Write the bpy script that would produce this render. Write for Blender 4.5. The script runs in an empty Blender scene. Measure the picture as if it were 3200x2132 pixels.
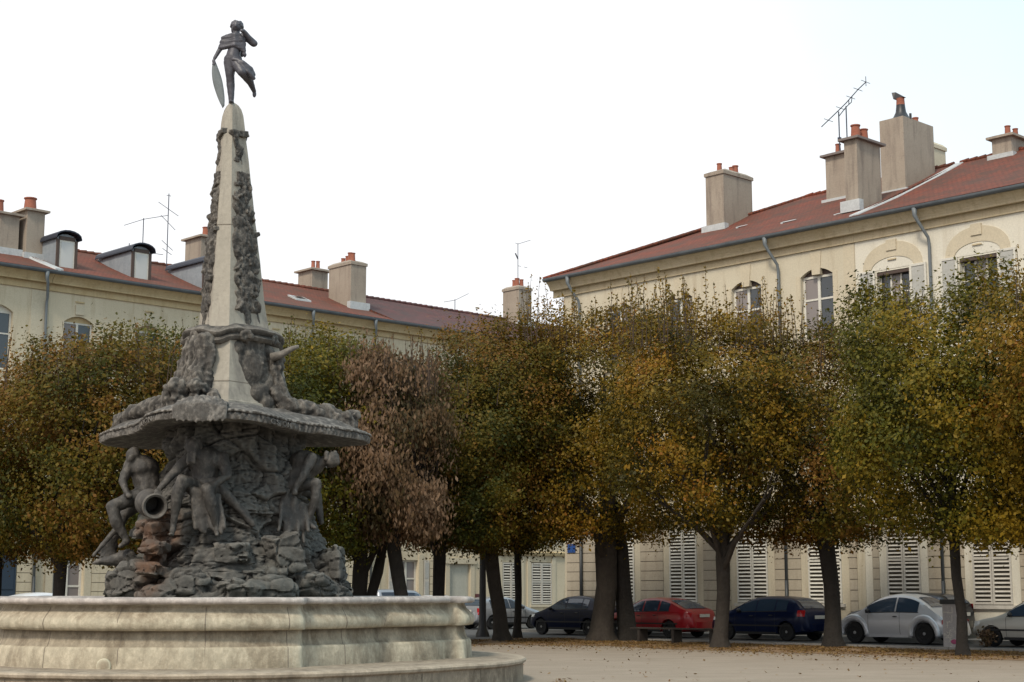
import bpy, bmesh, math, random
import numpy as np
from mathutils import Vector, Matrix, noise
rad = math.radians
C = bpy.context.scene.collection
R = random.Random(7)

# ------------------------------------------------------------------ basics
def tag(o, label=None, cat=None, group=None, kind=None):
    if label: o['label'] = label
    if cat: o['category'] = cat
    if group: o['group'] = group
    if kind: o['kind'] = kind
    return o

def empty(name, loc, rz=0, label=None, cat=None, group=None):
    o = bpy.data.objects.new(name, None); C.objects.link(o)
    o.location = loc; o.rotation_euler = (0, 0, rz); o.empty_display_size = .3
    return tag(o, label, cat, group)

def mesh_obj(name, verts, faces, m, parent=None, smooth=False, angle=None):
    me = bpy.data.meshes.new(name); me.from_pydata([tuple(v) for v in verts], [], faces); me.update()
    bm = bmesh.new(); bm.from_mesh(me); bmesh.ops.recalc_face_normals(bm, faces=bm.faces); bm.to_mesh(me); bm.free()
    if smooth: me.polygons.foreach_set('use_smooth', [True]*len(me.polygons))
    if angle is not None: me.set_sharp_from_angle(angle=rad(angle))
    o = bpy.data.objects.new(name, me); C.objects.link(o)
    if m: me.materials.append(m)
    if parent: o.parent = parent
    return o

def copy_tree(o, parent=None):
    c = o.copy(); C.objects.link(c); c.parent = parent
    for ch in list(o.children): copy_tree(ch, c)
    return c

def absorb(dst, src):
    """lay the pieces of src into the mesh of dst, keeping their own material (surface pattern of one part)"""
    a, b = dst.data, src.data; k = len(a.materials); a.materials.append(b.materials[0])
    sm = np.zeros(len(a.polygons), dtype=bool); a.polygons.foreach_get('use_smooth', sm)
    bm = bmesh.new(); bm.from_mesh(a); n0 = len(bm.faces); bm.from_mesh(b); bm.faces.ensure_lookup_table()
    for f in bm.faces[n0:]: f.material_index = k
    bm.to_mesh(a); bm.free(); bpy.data.objects.remove(src); bpy.data.meshes.remove(b)

class MB:
    def __init__(s): s.v = []; s.f = []
    def add(s, v, f):
        n = len(s.v); s.v += [Vector(p) for p in v]; s.f += [tuple(i+n for i in q) for q in f]; return s
    def box(s, x0, x1, y0, y1, z0, z1):
        v = [(x0,y0,z0),(x1,y0,z0),(x1,y1,z0),(x0,y1,z0),(x0,y0,z1),(x1,y0,z1),(x1,y1,z1),(x0,y1,z1)]
        return s.add(v, [(0,3,2,1),(4,5,6,7),(0,1,5,4),(1,2,6,5),(2,3,7,6),(3,0,4,7)])
    def taper(s, x0, x1, y0, y1, z0, z1, k):
        cx, cy = (x0+x1)/2, (y0+y1)/2; a, b = (x1-x0)/2, (y1-y0)/2
        v = [(cx-a,cy-b,z0),(cx+a,cy-b,z0),(cx+a,cy+b,z0),(cx-a,cy+b,z0),(cx-a*k,cy-b*k,z1),(cx+a*k,cy-b*k,z1),(cx+a*k,cy+b*k,z1),(cx-a*k,cy+b*k,z1)]
        return s.add(v, [(0,3,2,1),(4,5,6,7),(0,1,5,4),(1,2,6,5),(2,3,7,6),(3,0,4,7)])
    def tube(s, pts, rs, n=8, jit=0, cap=True):
        pts = [Vector(p) for p in pts]
        if not hasattr(rs, '__len__'): rs = [rs]*len(pts)
        base = len(s.v); up = None
        for i, p in enumerate(pts):
            d = (pts[min(i+1, len(pts)-1)] - pts[max(i-1, 0)]).normalized()
            if up is None: up = d.orthogonal().normalized()
            up = (up - d*up.dot(d)).normalized(); w = d.cross(up)
            for k in range(n):
                a = 2*math.pi*k/n
                r = rs[i]*(1 + (jit*noise.noise(Vector((math.cos(a)*1.5, math.sin(a)*1.5, i*.35 + pts[0].x))) if jit else 0))
                s.v.append(p + up*math.cos(a)*r + w*math.sin(a)*r)
        for i in range(len(pts)-1):
            for k in range(n):
                a = base+i*n+k; b = base+i*n+(k+1) % n
                s.f.append((a, b, b+n, a+n))
        if cap:
            s.f.append(tuple(base+k for k in range(n))[::-1]); s.f.append(tuple(base+(len(pts)-1)*n+k for k in range(n)))
        return s
    def lathe(s, prof, n=16, c=(0,0,0)):
        base = len(s.v)
        for r, z in prof:
            for k in range(n):
                a = 2*math.pi*k/n; s.v.append(Vector((c[0]+r*math.cos(a), c[1]+r*math.sin(a), c[2]+z)))
        for i in range(len(prof)-1):
            for k in range(n):
                a = base+i*n+k; b = base+i*n+(k+1) % n; s.f.append((a, b, b+n, a+n))
        s.f.append(tuple(base+k for k in range(n))[::-1]); s.f.append(tuple(base+(len(prof)-1)*n+k for k in range(n)))
        return s
    def extrude_x(s, prof, x0, x1):
        n = len(prof); base = len(s.v)
        for x in (x0, x1):
            for y, z in prof: s.v.append(Vector((x, y, z)))
        for k in range(n):
            b = (k+1) % n; s.f.append((base+k, base+b, base+n+b, base+n+k))
        s.f.append(tuple(base+k for k in range(n))[::-1]); s.f.append(tuple(base+n+k for k in range(n)))
        return s
    def cap(s, p0, r0, p1, r1, n=12):
        """tapered capsule"""
        p0, p1 = Vector(p0), Vector(p1); d = (p1-p0); L = d.length
        if L < 1e-5: d = Vector((0,0,1)); L = 1e-5
        d = d.normalized(); u = d.orthogonal().normalized(); w = d.cross(u); base = len(s.v); rings = []
        for i in range(1, 5): a = math.pi/2*(1-i/5); rings.append((p0 - d*math.sin(a)*r0, math.cos(a)*r0))
        rings.append((p0, r0)); rings.append((p1, r1))
        for i in range(1, 5): a = math.pi/2*i/5; rings.append((p1 + d*math.sin(a)*r1, math.cos(a)*r1))
        for p, r in rings:
            for k in range(n):
                a = 2*math.pi*k/n; s.v.append(p + u*math.cos(a)*r + w*math.sin(a)*r)
        for i in range(len(rings)-1):
            for k in range(n):
                a = base+i*n+k; b = base+i*n+(k+1) % n; s.f.append((a, b, b+n, a+n))
        s.f.append(tuple(base+k for k in range(n))[::-1]); s.f.append(tuple(base+(len(rings)-1)*n+k for k in range(n)))
        return s
    def ell(s, c, r, rot=(0,0,0), n=14, m=9):
        M = Matrix.Rotation(rot[2],3,'Z') @ Matrix.Rotation(rot[1],3,'Y') @ Matrix.Rotation(rot[0],3,'X'); base = len(s.v); c = Vector(c)
        for i in range(m):
            t = math.pi*(i+.5)/m
            for k in range(n):
                a = 2*math.pi*k/n
                s.v.append(c + M @ Vector((r[0]*math.sin(t)*math.cos(a), r[1]*math.sin(t)*math.sin(a), r[2]*math.cos(t))))
        for i in range(m-1):
            for k in range(n):
                a = base+i*n+k; b = base+i*n+(k+1) % n; s.f.append((a, b, b+n, a+n))
        s.f.append(tuple(base+k for k in range(n))[::-1]); s.f.append(tuple(base+(m-1)*n+k for k in range(n)))
        return s
    def obox(s, c, r, rot=(0,0,0)):
        M = Matrix.Rotation(rot[2],3,'Z') @ Matrix.Rotation(rot[1],3,'Y') @ Matrix.Rotation(rot[0],3,'X'); c = Vector(c)
        v = [c + M @ Vector((a*r[0], b*r[1], d*r[2])) for d in (-1,1) for a, b in ((-1,-1),(1,-1),(1,1),(-1,1))]
        return s.add(v, [(0,3,2,1),(4,5,6,7),(0,1,5,4),(1,2,6,5),(2,3,7,6),(3,0,4,7)])
    def xf(s, M):
        s.v = [M @ v for v in s.v]; return s
    def build(s, name, m, parent=None, smooth=False, angle=None):
        return mesh_obj(name, s.v, s.f, m, parent, smooth, angle)

def fuse(mb, voxel, smooth_it=2, disp=None):
    """union of closed shapes as one continuous skin; returns verts, faces"""
    me = bpy.data.meshes.new('tmp'); me.from_pydata([tuple(v) for v in mb.v], [], mb.f); me.update()
    bm = bmesh.new(); bm.from_mesh(me); bmesh.ops.recalc_face_normals(bm, faces=bm.faces); bm.to_mesh(me); bm.free()
    o = bpy.data.objects.new('tmp', me); C.objects.link(o)
    r = o.modifiers.new('r', 'REMESH'); r.mode = 'VOXEL'; r.voxel_size = voxel
    if smooth_it:
        q = o.modifiers.new('s', 'SMOOTH'); q.factor = .5; q.iterations = smooth_it
    bpy.context.view_layer.update()
    dg = bpy.context.evaluated_depsgraph_get(); e = o.evaluated_get(dg); m2 = e.to_mesh()
    v = [p.co.copy() for p in m2.vertices]; nr = [p.normal.copy() for p in m2.vertices]; f = [tuple(p.vertices) for p in m2.polygons]
    e.to_mesh_clear(); bpy.data.objects.remove(o); bpy.data.meshes.remove(me)
    if disp: v = [p + n_*disp(p) for p, n_ in zip(v, nr)]
    return v, f

# ------------------------------------------------------------------ materials
def new_mat(name):
    m = bpy.data.materials.new(name); m.use_nodes = True; nt = m.node_tree
    return m, nt, nt.nodes['Principled BSDF']
def N(nt, t, **k):
    n = nt.nodes.new(t)
    for a, b in k.items():
        if a in n.inputs: n.inputs[a].default_value = b
        else: setattr(n, a, b)
    return n
def simple(name, col, rough=.6, metal=0, **kw):
    m, nt, b = new_mat(name); b.inputs['Base Color'].default_value = (*col, 1); b.inputs['Roughness'].default_value = rough
    b.inputs['Metallic'].default_value = metal
    for k, v in kw.items(): b.inputs[k.replace('_', ' ')].default_value = v
    return m
def ramp(nt, fac, stops):
    r = nt.nodes.new('ShaderNodeValToRGB'); nt.links.new(fac, r.inputs[0])
    while len(r.color_ramp.elements) < len(stops): r.color_ramp.elements.new(.5)
    for e, (p, c) in zip(r.color_ramp.elements, stops): e.position = p; e.color = (*c, 1) if hasattr(c, '__len__') else (c, c, c, 1)
    return r.outputs[0]
def mix(nt, fac, a, b, mode='MIX'):
    n = nt.nodes.new('ShaderNodeMix'); n.data_type = 'RGBA'; n.blend_type = mode
    for i, x in ((0, fac), (6, a), (7, b)):
        if isinstance(x, bpy.types.NodeSocket): nt.links.new(x, n.inputs[i])
        elif i == 0: n.inputs[0].default_value = x
        else: n.inputs[i].default_value = (*x, 1)
    return n.outputs[2]
def noise_tex(nt, scale, detail=5, rough=.6, stretch=(1,1,1), off=(0,0,0)):
    tc = nt.nodes.new('ShaderNodeTexCoord'); mp = nt.nodes.new('ShaderNodeMapping')
    mp.inputs['Scale'].default_value = stretch; mp.inputs['Location'].default_value = off
    nt.links.new(tc.outputs['Object'], mp.inputs[0])
    n = N(nt, 'ShaderNodeTexNoise', Scale=scale, Detail=detail, Roughness=rough); nt.links.new(mp.outputs[0], n.inputs['Vector'])
    return n.outputs['Fac']
def bump(nt, b, h, strength=.4, dist=.02):
    n = N(nt, 'ShaderNodeBump', Strength=strength, Distance=dist); nt.links.new(h, n.inputs['Height']); nt.links.new(n.outputs[0], b.inputs['Normal'])

def stone(name, c1, c2, stain=(.1,.08,.06), scale=1.5, amount=.5, streak=True, bstr=.35, bdist=.02, fine=18, rough=.85, edge=0, contrast=0):
    m, nt, b = new_mat(name); b.inputs['Roughness'].default_value = rough
    a = noise_tex(nt, scale, 6, .65); col = mix(nt, ramp(nt, a, [(.3, 0), (.7, 1)]), c1, c2)
    if streak:
        s = noise_tex(nt, 2.2, 5, .6, (1.6, 1.6, .18), (3, 1, 2)); col = mix(nt, ramp(nt, s, [(.50, 0), (.70, amount)]), col, stain)
    s2 = noise_tex(nt, 6, 8, .7, (1,1,1), (9, 4, 1)); col = mix(nt, ramp(nt, s2, [(.58, 0), (.72, amount*.7)]), col, stain)
    if amount >= .9: s3 = noise_tex(nt, 1.3, 7, .7, (1,1,.55), (2, 8, 5)); col = mix(nt, ramp(nt, s3, [(.50, 0), (.60, .75)]), col, tuple(x*1.6 for x in stain))
    f = noise_tex(nt, fine, 8, .7); col = mix(nt, .35, col, ramp(nt, f, [(.3, tuple(x*.55 for x in c1)), (.7, tuple(min(1, x*1.25) for x in c1))]))
    if contrast:
        q = noise_tex(nt, 7, 7, .75, (1,1,.6), (2,7,3)); col = mix(nt, contrast, col, ramp(nt, q, [(.36, tuple(x*.25 for x in c1)), (.5, c1), (.64, tuple(min(1, x*1.9) for x in c2))]))
    if edge:     # shade painted into the hollows, highlights onto the arrises
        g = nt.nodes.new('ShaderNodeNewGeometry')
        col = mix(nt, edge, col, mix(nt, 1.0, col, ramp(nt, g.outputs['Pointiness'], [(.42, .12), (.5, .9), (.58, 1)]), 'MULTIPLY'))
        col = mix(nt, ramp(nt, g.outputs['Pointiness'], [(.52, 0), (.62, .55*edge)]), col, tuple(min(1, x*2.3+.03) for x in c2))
    nt.links.new(col, b.inputs['Base Color']); bump(nt, b, f, bstr, bdist)
    return m
M = {}
M['wall_a'] = stone('facade_cream', (.52,.455,.34), (.61,.55,.43), (.33,.25,.16), .5, .55, True, .12, .01)
M['wall_a2'] = stone('facade_pale', (.63,.585,.485), (.69,.645,.555), (.42,.35,.25), .5, .5, True, .12, .01)
M['wall_b'] = stone('facade_ochre', (.53,.445,.315), (.64,.555,.41), (.34,.25,.14), .4, .6, True, .12, .01)
M['trim'] = stone('cornice_stone', (.50,.40,.25), (.60,.51,.36), (.28,.19,.10), .8, .55, True, .2, .01)
M['trim_b'] = stone('cornice_ochre', (.46,.34,.18), (.58,.47,.29), (.26,.17,.08), .8, .55, True, .2, .01)
M['arch'] = stone('arch_stone', (.52,.445,.325), (.58,.51,.385), (.36,.28,.18), 1, .4, False, .2, .01)
M['plinth'] = stone('rusticated_stone', (.40,.34,.26), (.47,.41,.32), (.24,.18,.12), .7, .45, True, .25, .01)
M['render_white'] = stone('white_render', (.62,.58,.49), (.67,.63,.55), (.5,.45,.36), 1, .25, True, .08, .01)
M['joint'] = simple('dark_mortar_gap', (.10,.085,.065), .9)  # plain dark colour of the stone joints, reused behind the slats
M['chimney'] = stone('chimney_render', (.29,.235,.185), (.38,.32,.255), (.13,.10,.085), .9, .75, True, .25, .012)
M['chimney_dark'] = stone('chimney_cap', (.16,.13,.12), (.23,.19,.17), (.07,.06,.06), 2, .5, False)
M['pot'] = stone('terracotta', (.27,.085,.05), (.36,.13,.08), (.11,.05,.04), 3, .6, False)
M['zinc'] = stone('zinc', (.22,.245,.27), (.34,.365,.39), (.12,.13,.14), 2, .4, True, .1, .01, 12, .5)
M['zinc_lt'] = stone('lead_flashing', (.42,.43,.43), (.55,.56,.56), (.2,.2,.19), 3, .5, False, .2, .01, 12, .55)
M['pipe'] = simple('downpipe_paint', (.13,.145,.155), .5); M['guttermetal'] = stone('gutter_zinc', (.07,.08,.09), (.13,.145,.155), (.04,.04,.045), 2, .5, False, .1, .01, 12, .5)
M['pipe_dark'] = simple('cast_iron', (.03,.033,.036), .5)
M['antenna'] = simple('antenna_metal', (.045,.05,.07), .5, .4)
M['white'] = stone('white_paint', (.60,.57,.50), (.68,.65,.59), (.36,.32,.26), 3, .3, True, .1, .005)
M['offwhite'] = stone('shutter_paint', (.50,.46,.40), (.58,.54,.48), (.30,.26,.21), 3, .4, True, .1, .005)
M['greypanel'] = stone('grey_panel', (.38,.37,.34), (.46,.45,.42), (.28,.25,.2), 4, .3, True, .1, .005)
M['bluedoor'] = simple('blue_door_paint', (.028,.045,.07), .5)
M['greygreen'] = stone('garage_paint', (.42,.41,.35), (.46,.45,.39), (.25,.22,.17), 1, .3, True, .1, .005)
M['glass'] = simple('window_glass', (.045,.05,.056), .06, 0, Specular_IOR_Level=.7)
M['curtain'] = simple('window_curtain_glass', (.22,.19,.18), .25)
M['brown_reveal'] = simple('brown_wood', (.07,.045,.035), .7)
M['bark'] = stone('bark', (.014,.011,.009), (.028,.023,.018), (.02,.016,.012), 3, .6, True, .9, .05, 9, .95)
M['bark_lt'] = stone('bark_brown', (.030,.023,.018), (.056,.045,.034), (.03,.024,.018), 3, .6, True, .9, .05, 9, .95)
M['twig'] = simple('twig_bark', (.055,.036,.025), .9)
M['darkmetal'] = simple('dark_painted_metal', (.02,.02,.022), .45)
M['rubber'] = simple('tyre_rubber', (.012,.012,.013), .8)
M['rim'] = simple('wheel_rim', (.35,.35,.36), .35, .7)
M['carglass'] = simple('car_glass', (.03,.05,.08), .04, 0, Specular_IOR_Level=1.0)  # bluish base colour paints in the reflected sky
M['blackplastic'] = simple('black_plastic', (.015,.015,.016), .5)
M['redlamp'] = simple('red_lamp_plastic', (.35,.01,.012), .2)
M['clearlamp'] = simple('clear_lamp_plastic', (.6,.6,.6), .1)
M['chrome'] = simple('chrome', (.6,.6,.62), .15, 1)
def carpaint(name, col, metal=.3): return simple(name, col, .32, metal, Coat_Weight=.35, Coat_Roughness=.08)

def roof_mat(name, c1, c2, moss):
    m, nt, b = new_mat(name); b.inputs['Roughness'].default_value = .9
    tc = nt.nodes.new('ShaderNodeTexCoord')
    sx = nt.nodes.new('ShaderNodeSeparateXYZ'); nt.links.new(tc.outputs['Object'], sx.inputs[0])
    cmb = nt.nodes.new('ShaderNodeCombineXYZ'); nt.links.new(sx.outputs[0], cmb.inputs[0])
    nt.links.new(sx.outputs[1], cmb.inputs[1])
    br = N(nt, 'ShaderNodeTexBrick', Scale=1.0); br.inputs['Brick Width'].default_value = .2; br.inputs['Row Height'].default_value = .16
    br.inputs['Mortar Size'].default_value = .012; br.inputs['Mortar Smooth'].default_value = .3
    nt.links.new(cmb.outputs[0], br.inputs['Vector'])
    br.inputs['Color1'].default_value = (*c1, 1); br.inputs['Color2'].default_value = (*c2, 1); br.inputs['Mortar'].default_value = (*[x*.35 for x in c1], 1)
    n1 = noise_tex(nt, .9, 6, .7); n2 = noise_tex(nt, 7, 6, .7)
    col = mix(nt, ramp(nt, n1, [(.38, 0), (.62, .85)]), br.outputs['Color'], moss)
    col = mix(nt, ramp(nt, n2, [(.55, 0), (.75, .45)]), col, tuple(x*1.5 for x in c2))
    nt.links.new(col, b.inputs['Base Color']); bump(nt, b, br.outputs['Fac'], -.6, .03)
    return m
M['roof_a'] = roof_mat('tiles_red', (.145,.030,.014), (.195,.046,.02), (.065,.032,.020))
M['roof_b'] = roof_mat('tiles_red_new', (.14,.030,.014), (.185,.048,.024), (.075,.034,.02))
M['roof_old'] = roof_mat('tiles_old', (.085,.026,.024), (.125,.042,.038), (.05,.03,.028))

# gravel of the square
def ground_mat():
    m, nt, b = new_mat('gravel_ground'); b.inputs['Roughness'].default_value = .95
    n1 = noise_tex(nt, .5, 8, .7, (1,2.2,1)); n2 = noise_tex(nt, 2.2, 8, .78, (1,1.6,1)); n3 = noise_tex(nt, 30, 5, .8)
    col = mix(nt, ramp(nt, n1, [(.38, 0), (.62, 1)]), (.24,.185,.128), (.34,.27,.20))
    col = mix(nt, ramp(nt, n2, [(.5, 0), (.75, .6)]), col, (.20,.15,.11))
    col = mix(nt, .5, col, ramp(nt, n3, [(.3, (.16,.13,.10)), (.7, (.34,.285,.235))]))
    n4 = noise_tex(nt, 22, 2, .5, (1,1,1), (5,2,0)); col = mix(nt, ramp(nt, n4, [(.66, 0), (.72, .5)]), col, (.12,.08,.05))
    nt.links.new(col, b.inputs['Base Color']); bump(nt, b, n3, .5, .02); return m
def litter_mat():
    m, nt, b = new_mat('leaf_litter_soil'); b.inputs['Roughness'].default_value = .95
    n2 = noise_tex(nt, 2.5, 8, .75); n3 = noise_tex(nt, 25, 4, .8)
    col = mix(nt, ramp(nt, n2, [(.35, 0), (.65, 1)]), (.20,.125,.065), (.28,.20,.13))
    col = mix(nt, .5, col, ramp(nt, n3, [(.3, (.10,.055,.025)), (.7, (.32,.20,.10))]))
    nt.links.new(col, b.inputs['Base Color']); bump(nt, b, n3, .8, .03); return m
def asphalt_mat():
    m, nt, b = new_mat('asphalt'); b.inputs['Roughness'].default_value = .8
    n1 = noise_tex(nt, .6, 5, .6); n3 = noise_tex(nt, 45, 4, .8)
    col = mix(nt, ramp(nt, n1, [(.3, 0), (.7, 1)]), (.050,.050,.052), (.085,.083,.083))
    col = mix(nt, .35, col, ramp(nt, n3, [(.3, (.03,.03,.03)), (.7, (.13,.13,.13))]))
    nt.links.new(col, b.inputs['Base Color']); bump(nt, b, n3, .3, .01); return m
M['gravel'] = ground_mat(); M['litter'] = litter_mat(); M['asphalt'] = asphalt_mat()
M['pave'] = stone('pavement_concrete', (.20,.19,.175), (.27,.255,.235), (.10,.09,.08), 1, .4, False, .2, .01)
M['kerb'] = stone('kerb_granite', (.24,.23,.21), (.32,.30,.28), (.13,.11,.09), 2, .4, False, .3, .01)
# fountain stone
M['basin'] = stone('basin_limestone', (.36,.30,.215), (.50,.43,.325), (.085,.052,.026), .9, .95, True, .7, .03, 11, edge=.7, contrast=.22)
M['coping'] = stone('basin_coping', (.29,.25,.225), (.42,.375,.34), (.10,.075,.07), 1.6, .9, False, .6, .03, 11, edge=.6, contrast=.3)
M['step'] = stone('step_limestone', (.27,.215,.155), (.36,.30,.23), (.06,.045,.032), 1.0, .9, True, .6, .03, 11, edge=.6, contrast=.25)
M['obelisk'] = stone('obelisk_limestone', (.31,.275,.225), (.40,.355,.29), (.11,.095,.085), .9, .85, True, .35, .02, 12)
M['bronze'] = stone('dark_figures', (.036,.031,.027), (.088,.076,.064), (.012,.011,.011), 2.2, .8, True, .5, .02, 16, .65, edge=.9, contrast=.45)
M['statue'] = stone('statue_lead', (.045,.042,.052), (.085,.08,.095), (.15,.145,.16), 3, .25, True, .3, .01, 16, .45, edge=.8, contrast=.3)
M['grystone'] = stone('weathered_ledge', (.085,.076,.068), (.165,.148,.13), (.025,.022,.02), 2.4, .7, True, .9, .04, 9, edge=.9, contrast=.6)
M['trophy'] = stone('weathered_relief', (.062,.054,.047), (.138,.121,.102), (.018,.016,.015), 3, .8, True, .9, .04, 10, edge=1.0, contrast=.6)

# ------------------------------------------------------------------ layout frames
# street A (right): along (.688,-.7257), wall 47 m out.  street B (left): along (.7257,.688), wall 60 m out.
AX, AY = Vector((.688, -.7257, 0)), Vector((.7257, .688, 0))
BX, BY = Vector((.7257, .688, 0)), Vector((-.688, .7257, 0))
RZA, RZB = math.atan2(-.7257, .688), math.atan2(.688, .7257)
def PA(s, k, z=0): return AX*s + AY*k + Vector((0,0,z))
def PB(s, k, z=0): return BX*s + BY*k + Vector((0,0,z))

def sheet(name, pts, m, kind='structure'):
    o = mesh_obj(name, pts, [tuple(range(len(pts)))], m); tag(o, kind=kind); return o

def build_ground():
    sheet('ground', [(-260,-60,0),(260,-60,0),(260,420,0),(-260,420,0)], M['gravel'])
    sheet('road', [PB(-40,41,.004),PB(110,41,.004),PB(110,57,.004),PB(-40,57,.004)], M['asphalt'])
    sheet('side_road', [PA(-60,40.3,.008),PA(30,40.3,.008),PA(30,45,.008),PA(-60,45,.008)], M['asphalt'])
    mb = MB(); mb.box(-46.9,30,45,47.0,-.02,.13); o = mb.build('pavement', M['pave']); o.rotation_euler = (0,0,RZA); tag(o, kind='structure')
    mb = MB(); mb.box(-20,80,57,60.0,-.02,.12); o = mb.build('far_pavement', M['pave']); o.rotation_euler = (0,0,RZB); tag(o, kind='structure')
    mb = MB()
    s = -39.6
    while s < 10:
        mb.box(s, s+.97, 40.12, 40.3, -.02, .07+R.uniform(0,.012)); s += 1
    o = mb.build('kerb', M['kerb']); o.rotation_euler = (0,0,RZA); tag(o, kind='structure')
    # leaf litter soil band with a ragged edge along the tree row
    pts = []; n = 120
    for i in range(n+1): s = -41+55*i/n; pts.append(PA(s, 40.1, .006))
    for i in range(n, -1, -1):
        s = -41+55*i/n; pts.append(PA(s, 35.0 + 1.0*noise.noise(Vector((s*.35,0,0))) + .5*noise.noise(Vector((s*1.7,3,0))), .006))
    v = pts; f = [(i, i+1, 2*n+1-i-1, 2*n+1-i) for i in range(n)]
    o = mesh_obj('leaf_litter_ground', v, f, M['litter']); tag(o, kind='structure')
    v = []
    for i in range(n+1): v.append(PB(10+28*i/n, 41.0, .010))
    for i in range(n, -1, -1): s = 10+28*i/n; v.append(PB(s, 36.2+.9*noise.noise(Vector((s*.4,7,0))), .010))
    o = mesh_obj('leaf_litter_verge', v, f, M['litter']); tag(o, kind='structure')
build_ground()

# ------------------------------------------------------------------ houses (local x along the wall, y into the house, z up)
def house(name, street, label, cat='house'):
    k = 47 if street == 'A' else 60
    return empty(name, (AY*k if street == 'A' else BY*k), RZA if street == 'A' else RZB, label, cat)

def facade(root, x0, x1, ztop, cols, m, reveal=.24, depth=.5):
    """cols: list of (xa, xb, [(z0, z1, rise), ...])"""
    mb = MB(); cols = sorted(cols); xs = x0
    def arc(xa, xb, z, rise, n=8):
        return [(xa+(xb-xa)*i/n, z + rise*(1-(2*i/n-1)**2)) for i in range(n+1)]
    def quad(xa, xb, za, zb): mb.add([(xa,0,za),(xb,0,za),(xb,0,zb),(xa,0,zb)], [(0,1,2,3)])
    for xa, xb, ops in cols:
        quad(xs, xa, 0, ztop); xs = xb; low = [(xa, 0), (xb, 0)]
        for z0, z1, rise in sorted(ops):
            poly = low + [(xb, z0), (xa, z0)]
            n = len(low)
            if n == 2: mb.add([(x,0,z) for x, z in poly], [(0,1,2,3)])
            else:
                for i in range(n-1): mb.add([(low[i][0],0,low[i][1]),(low[i+1][0],0,low[i+1][1]),(low[i+1][0],0,z0),(low[i][0],0,z0)], [(0,1,2,3)])
            top = arc(xa, xb, z1, rise) if rise else [(xa, z1), (xb, z1)]
            ring = [(xb, z0), (xa, z0)] + top
            for i in range(len(ring)):
                a, b = ring[i], ring[(i+1) % len(ring)]
                mb.add([(a[0],0,a[1]),(b[0],0,b[1]),(b[0],reveal,b[1]),(a[0],reveal,a[1])], [(0,1,2,3)])
            low = top
        for i in range(len(low)-1): mb.add([(low[i][0],0,low[i][1]),(low[i+1][0],0,low[i+1][1]),(low[i+1][0],0,ztop),(low[i][0],0,ztop)], [(0,1,2,3)])
    quad(xs, x1, 0, ztop)
    mb.add([(x0,0,0),(x0,depth,0),(x0,depth,ztop),(x0,0,ztop)], [(0,1,2,3)]); mb.add([(x1,0,0),(x1,depth,0),(x1,depth,ztop),(x1,0,ztop)], [(0,1,2,3)])
    return mb

def shell_wall(root, x0, x1, ztop, cols, m, deep=13):
    mb = facade(root, x0, x1, ztop, cols, m, depth=deep)
    mb.add([(x0,deep,0),(x1,deep,0),(x1,deep,ztop),(x0,deep,ztop)], [(0,1,2,3)])
    # dark inner plane just behind the windows
    o = mb.build('wall', m, root)
    return o

def window(root, xa, xb, z0, z1, rise=0, mullions=1, bars=(.62,), frame=None, glass=None, y=.16, arch_fill=None, w=.07):
    frame = frame or M['white']; glass = glass or M['glass']; mb = MB()
    zt = z1 + rise*.05
    mb.box(xa, xa+w, y, y+.07, z0, zt); mb.box(xb-w, xb, y, y+.07, z0, zt); mb.box(xa+w, xb-w, y, y+.07, zt-w, zt); mb.box(xa+w, xb-w, y, y+.07, z0, z0+w)
    iw = xb-xa-2*w
    for i in range(1, mullions+1):
        c = xa+w+iw*i/(mullions+1); mb.box(c-w*.65, c+w*.65, y-.012, y+.07, z0+w, zt-w)
    for b in bars:
        c = z0+(zt-z0)*b
        for i in range(mullions+1):
            a = xa+w+iw*i/(mullions+1)+(w*.65 if i else 0); e = xa+w+iw*(i+1)/(mullions+1)-(w*.65 if i < mullions else 0)
            mb.box(a, e, y+.004, y+.066, c-w*.4, c+w*.4)
    fr = mb.build('window', frame, root)
    if rise:
        n = 8; v = []; 
        for i in range(n+1): x = xa+(xb-xa)*i/n; v += [(x, y-.005, zt), (x, y-.005, z1+rise*(1-(2*i/n-1)**2)+.01)]
        mesh_obj('window_head', v, [(2*i, 2*i+2, 2*i+3, 2*i+1) for i in range(n)], arch_fill or M['brown_reveal'], fr)
    for i in range(mullions+1):
        a = xa+w*.5+(iw+w)*i/(mullions+1); e = xa+w*.5+(iw+w)*(i+1)/(mullions+1)
        g = glass[i % len(glass)] if isinstance(glass, (list, tuple)) else glass
        p = MB().box(a+.004, e-.004, y+.03, y+.045, z0+.02, zt-.02).build('pane', g, fr)
    # dark room behind
    return fr

def sill(root, xa, xb, z, m): MB().box(xa-.12, xb+.12, -.09, .2, z-.12, z-.002).build('window_sill', m, root)

def shutter_mesh(w, h, m, slats=24, slat_m=None):
    mb = MB(); f = .06
    mb.box(0, f, 0, .04, 0, h); mb.box(w-f, w, 0, .04, 0, h)
    mb.box(f, w-f, 0, .04, 0, f*1.3); mb.box(f, w-f, 0, .04, h-f*1.3, h); mb.box(f, w-f, 0, .04, h*.54-.04, h*.54+.04)
    for seg in ((f*1.3, h*.54-.04), (h*.54+.04, h-f*1.3)):
        n = max(3, int((seg[1]-seg[0])/.125)); st = (seg[1]-seg[0])/n
        for i in range(n):
            z = seg[0]+st*(i+.5)
            mb.add([(f,.004,z-st*.20),(w-f,.004,z-st*.20),(w-f,.034,z+st*.20),(f,.034,z+st*.20),(f,.012,z-st*.24),(w-f,.012,z-st*.24),(w-f,.040,z+st*.16),(f,.040,z+st*.16)],
                   [(0,1,2,3),(7,6,5,4),(0,4,5,1),(3,2,6,7),(0,3,7,4),(1,5,6,2)])
    return mb

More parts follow.
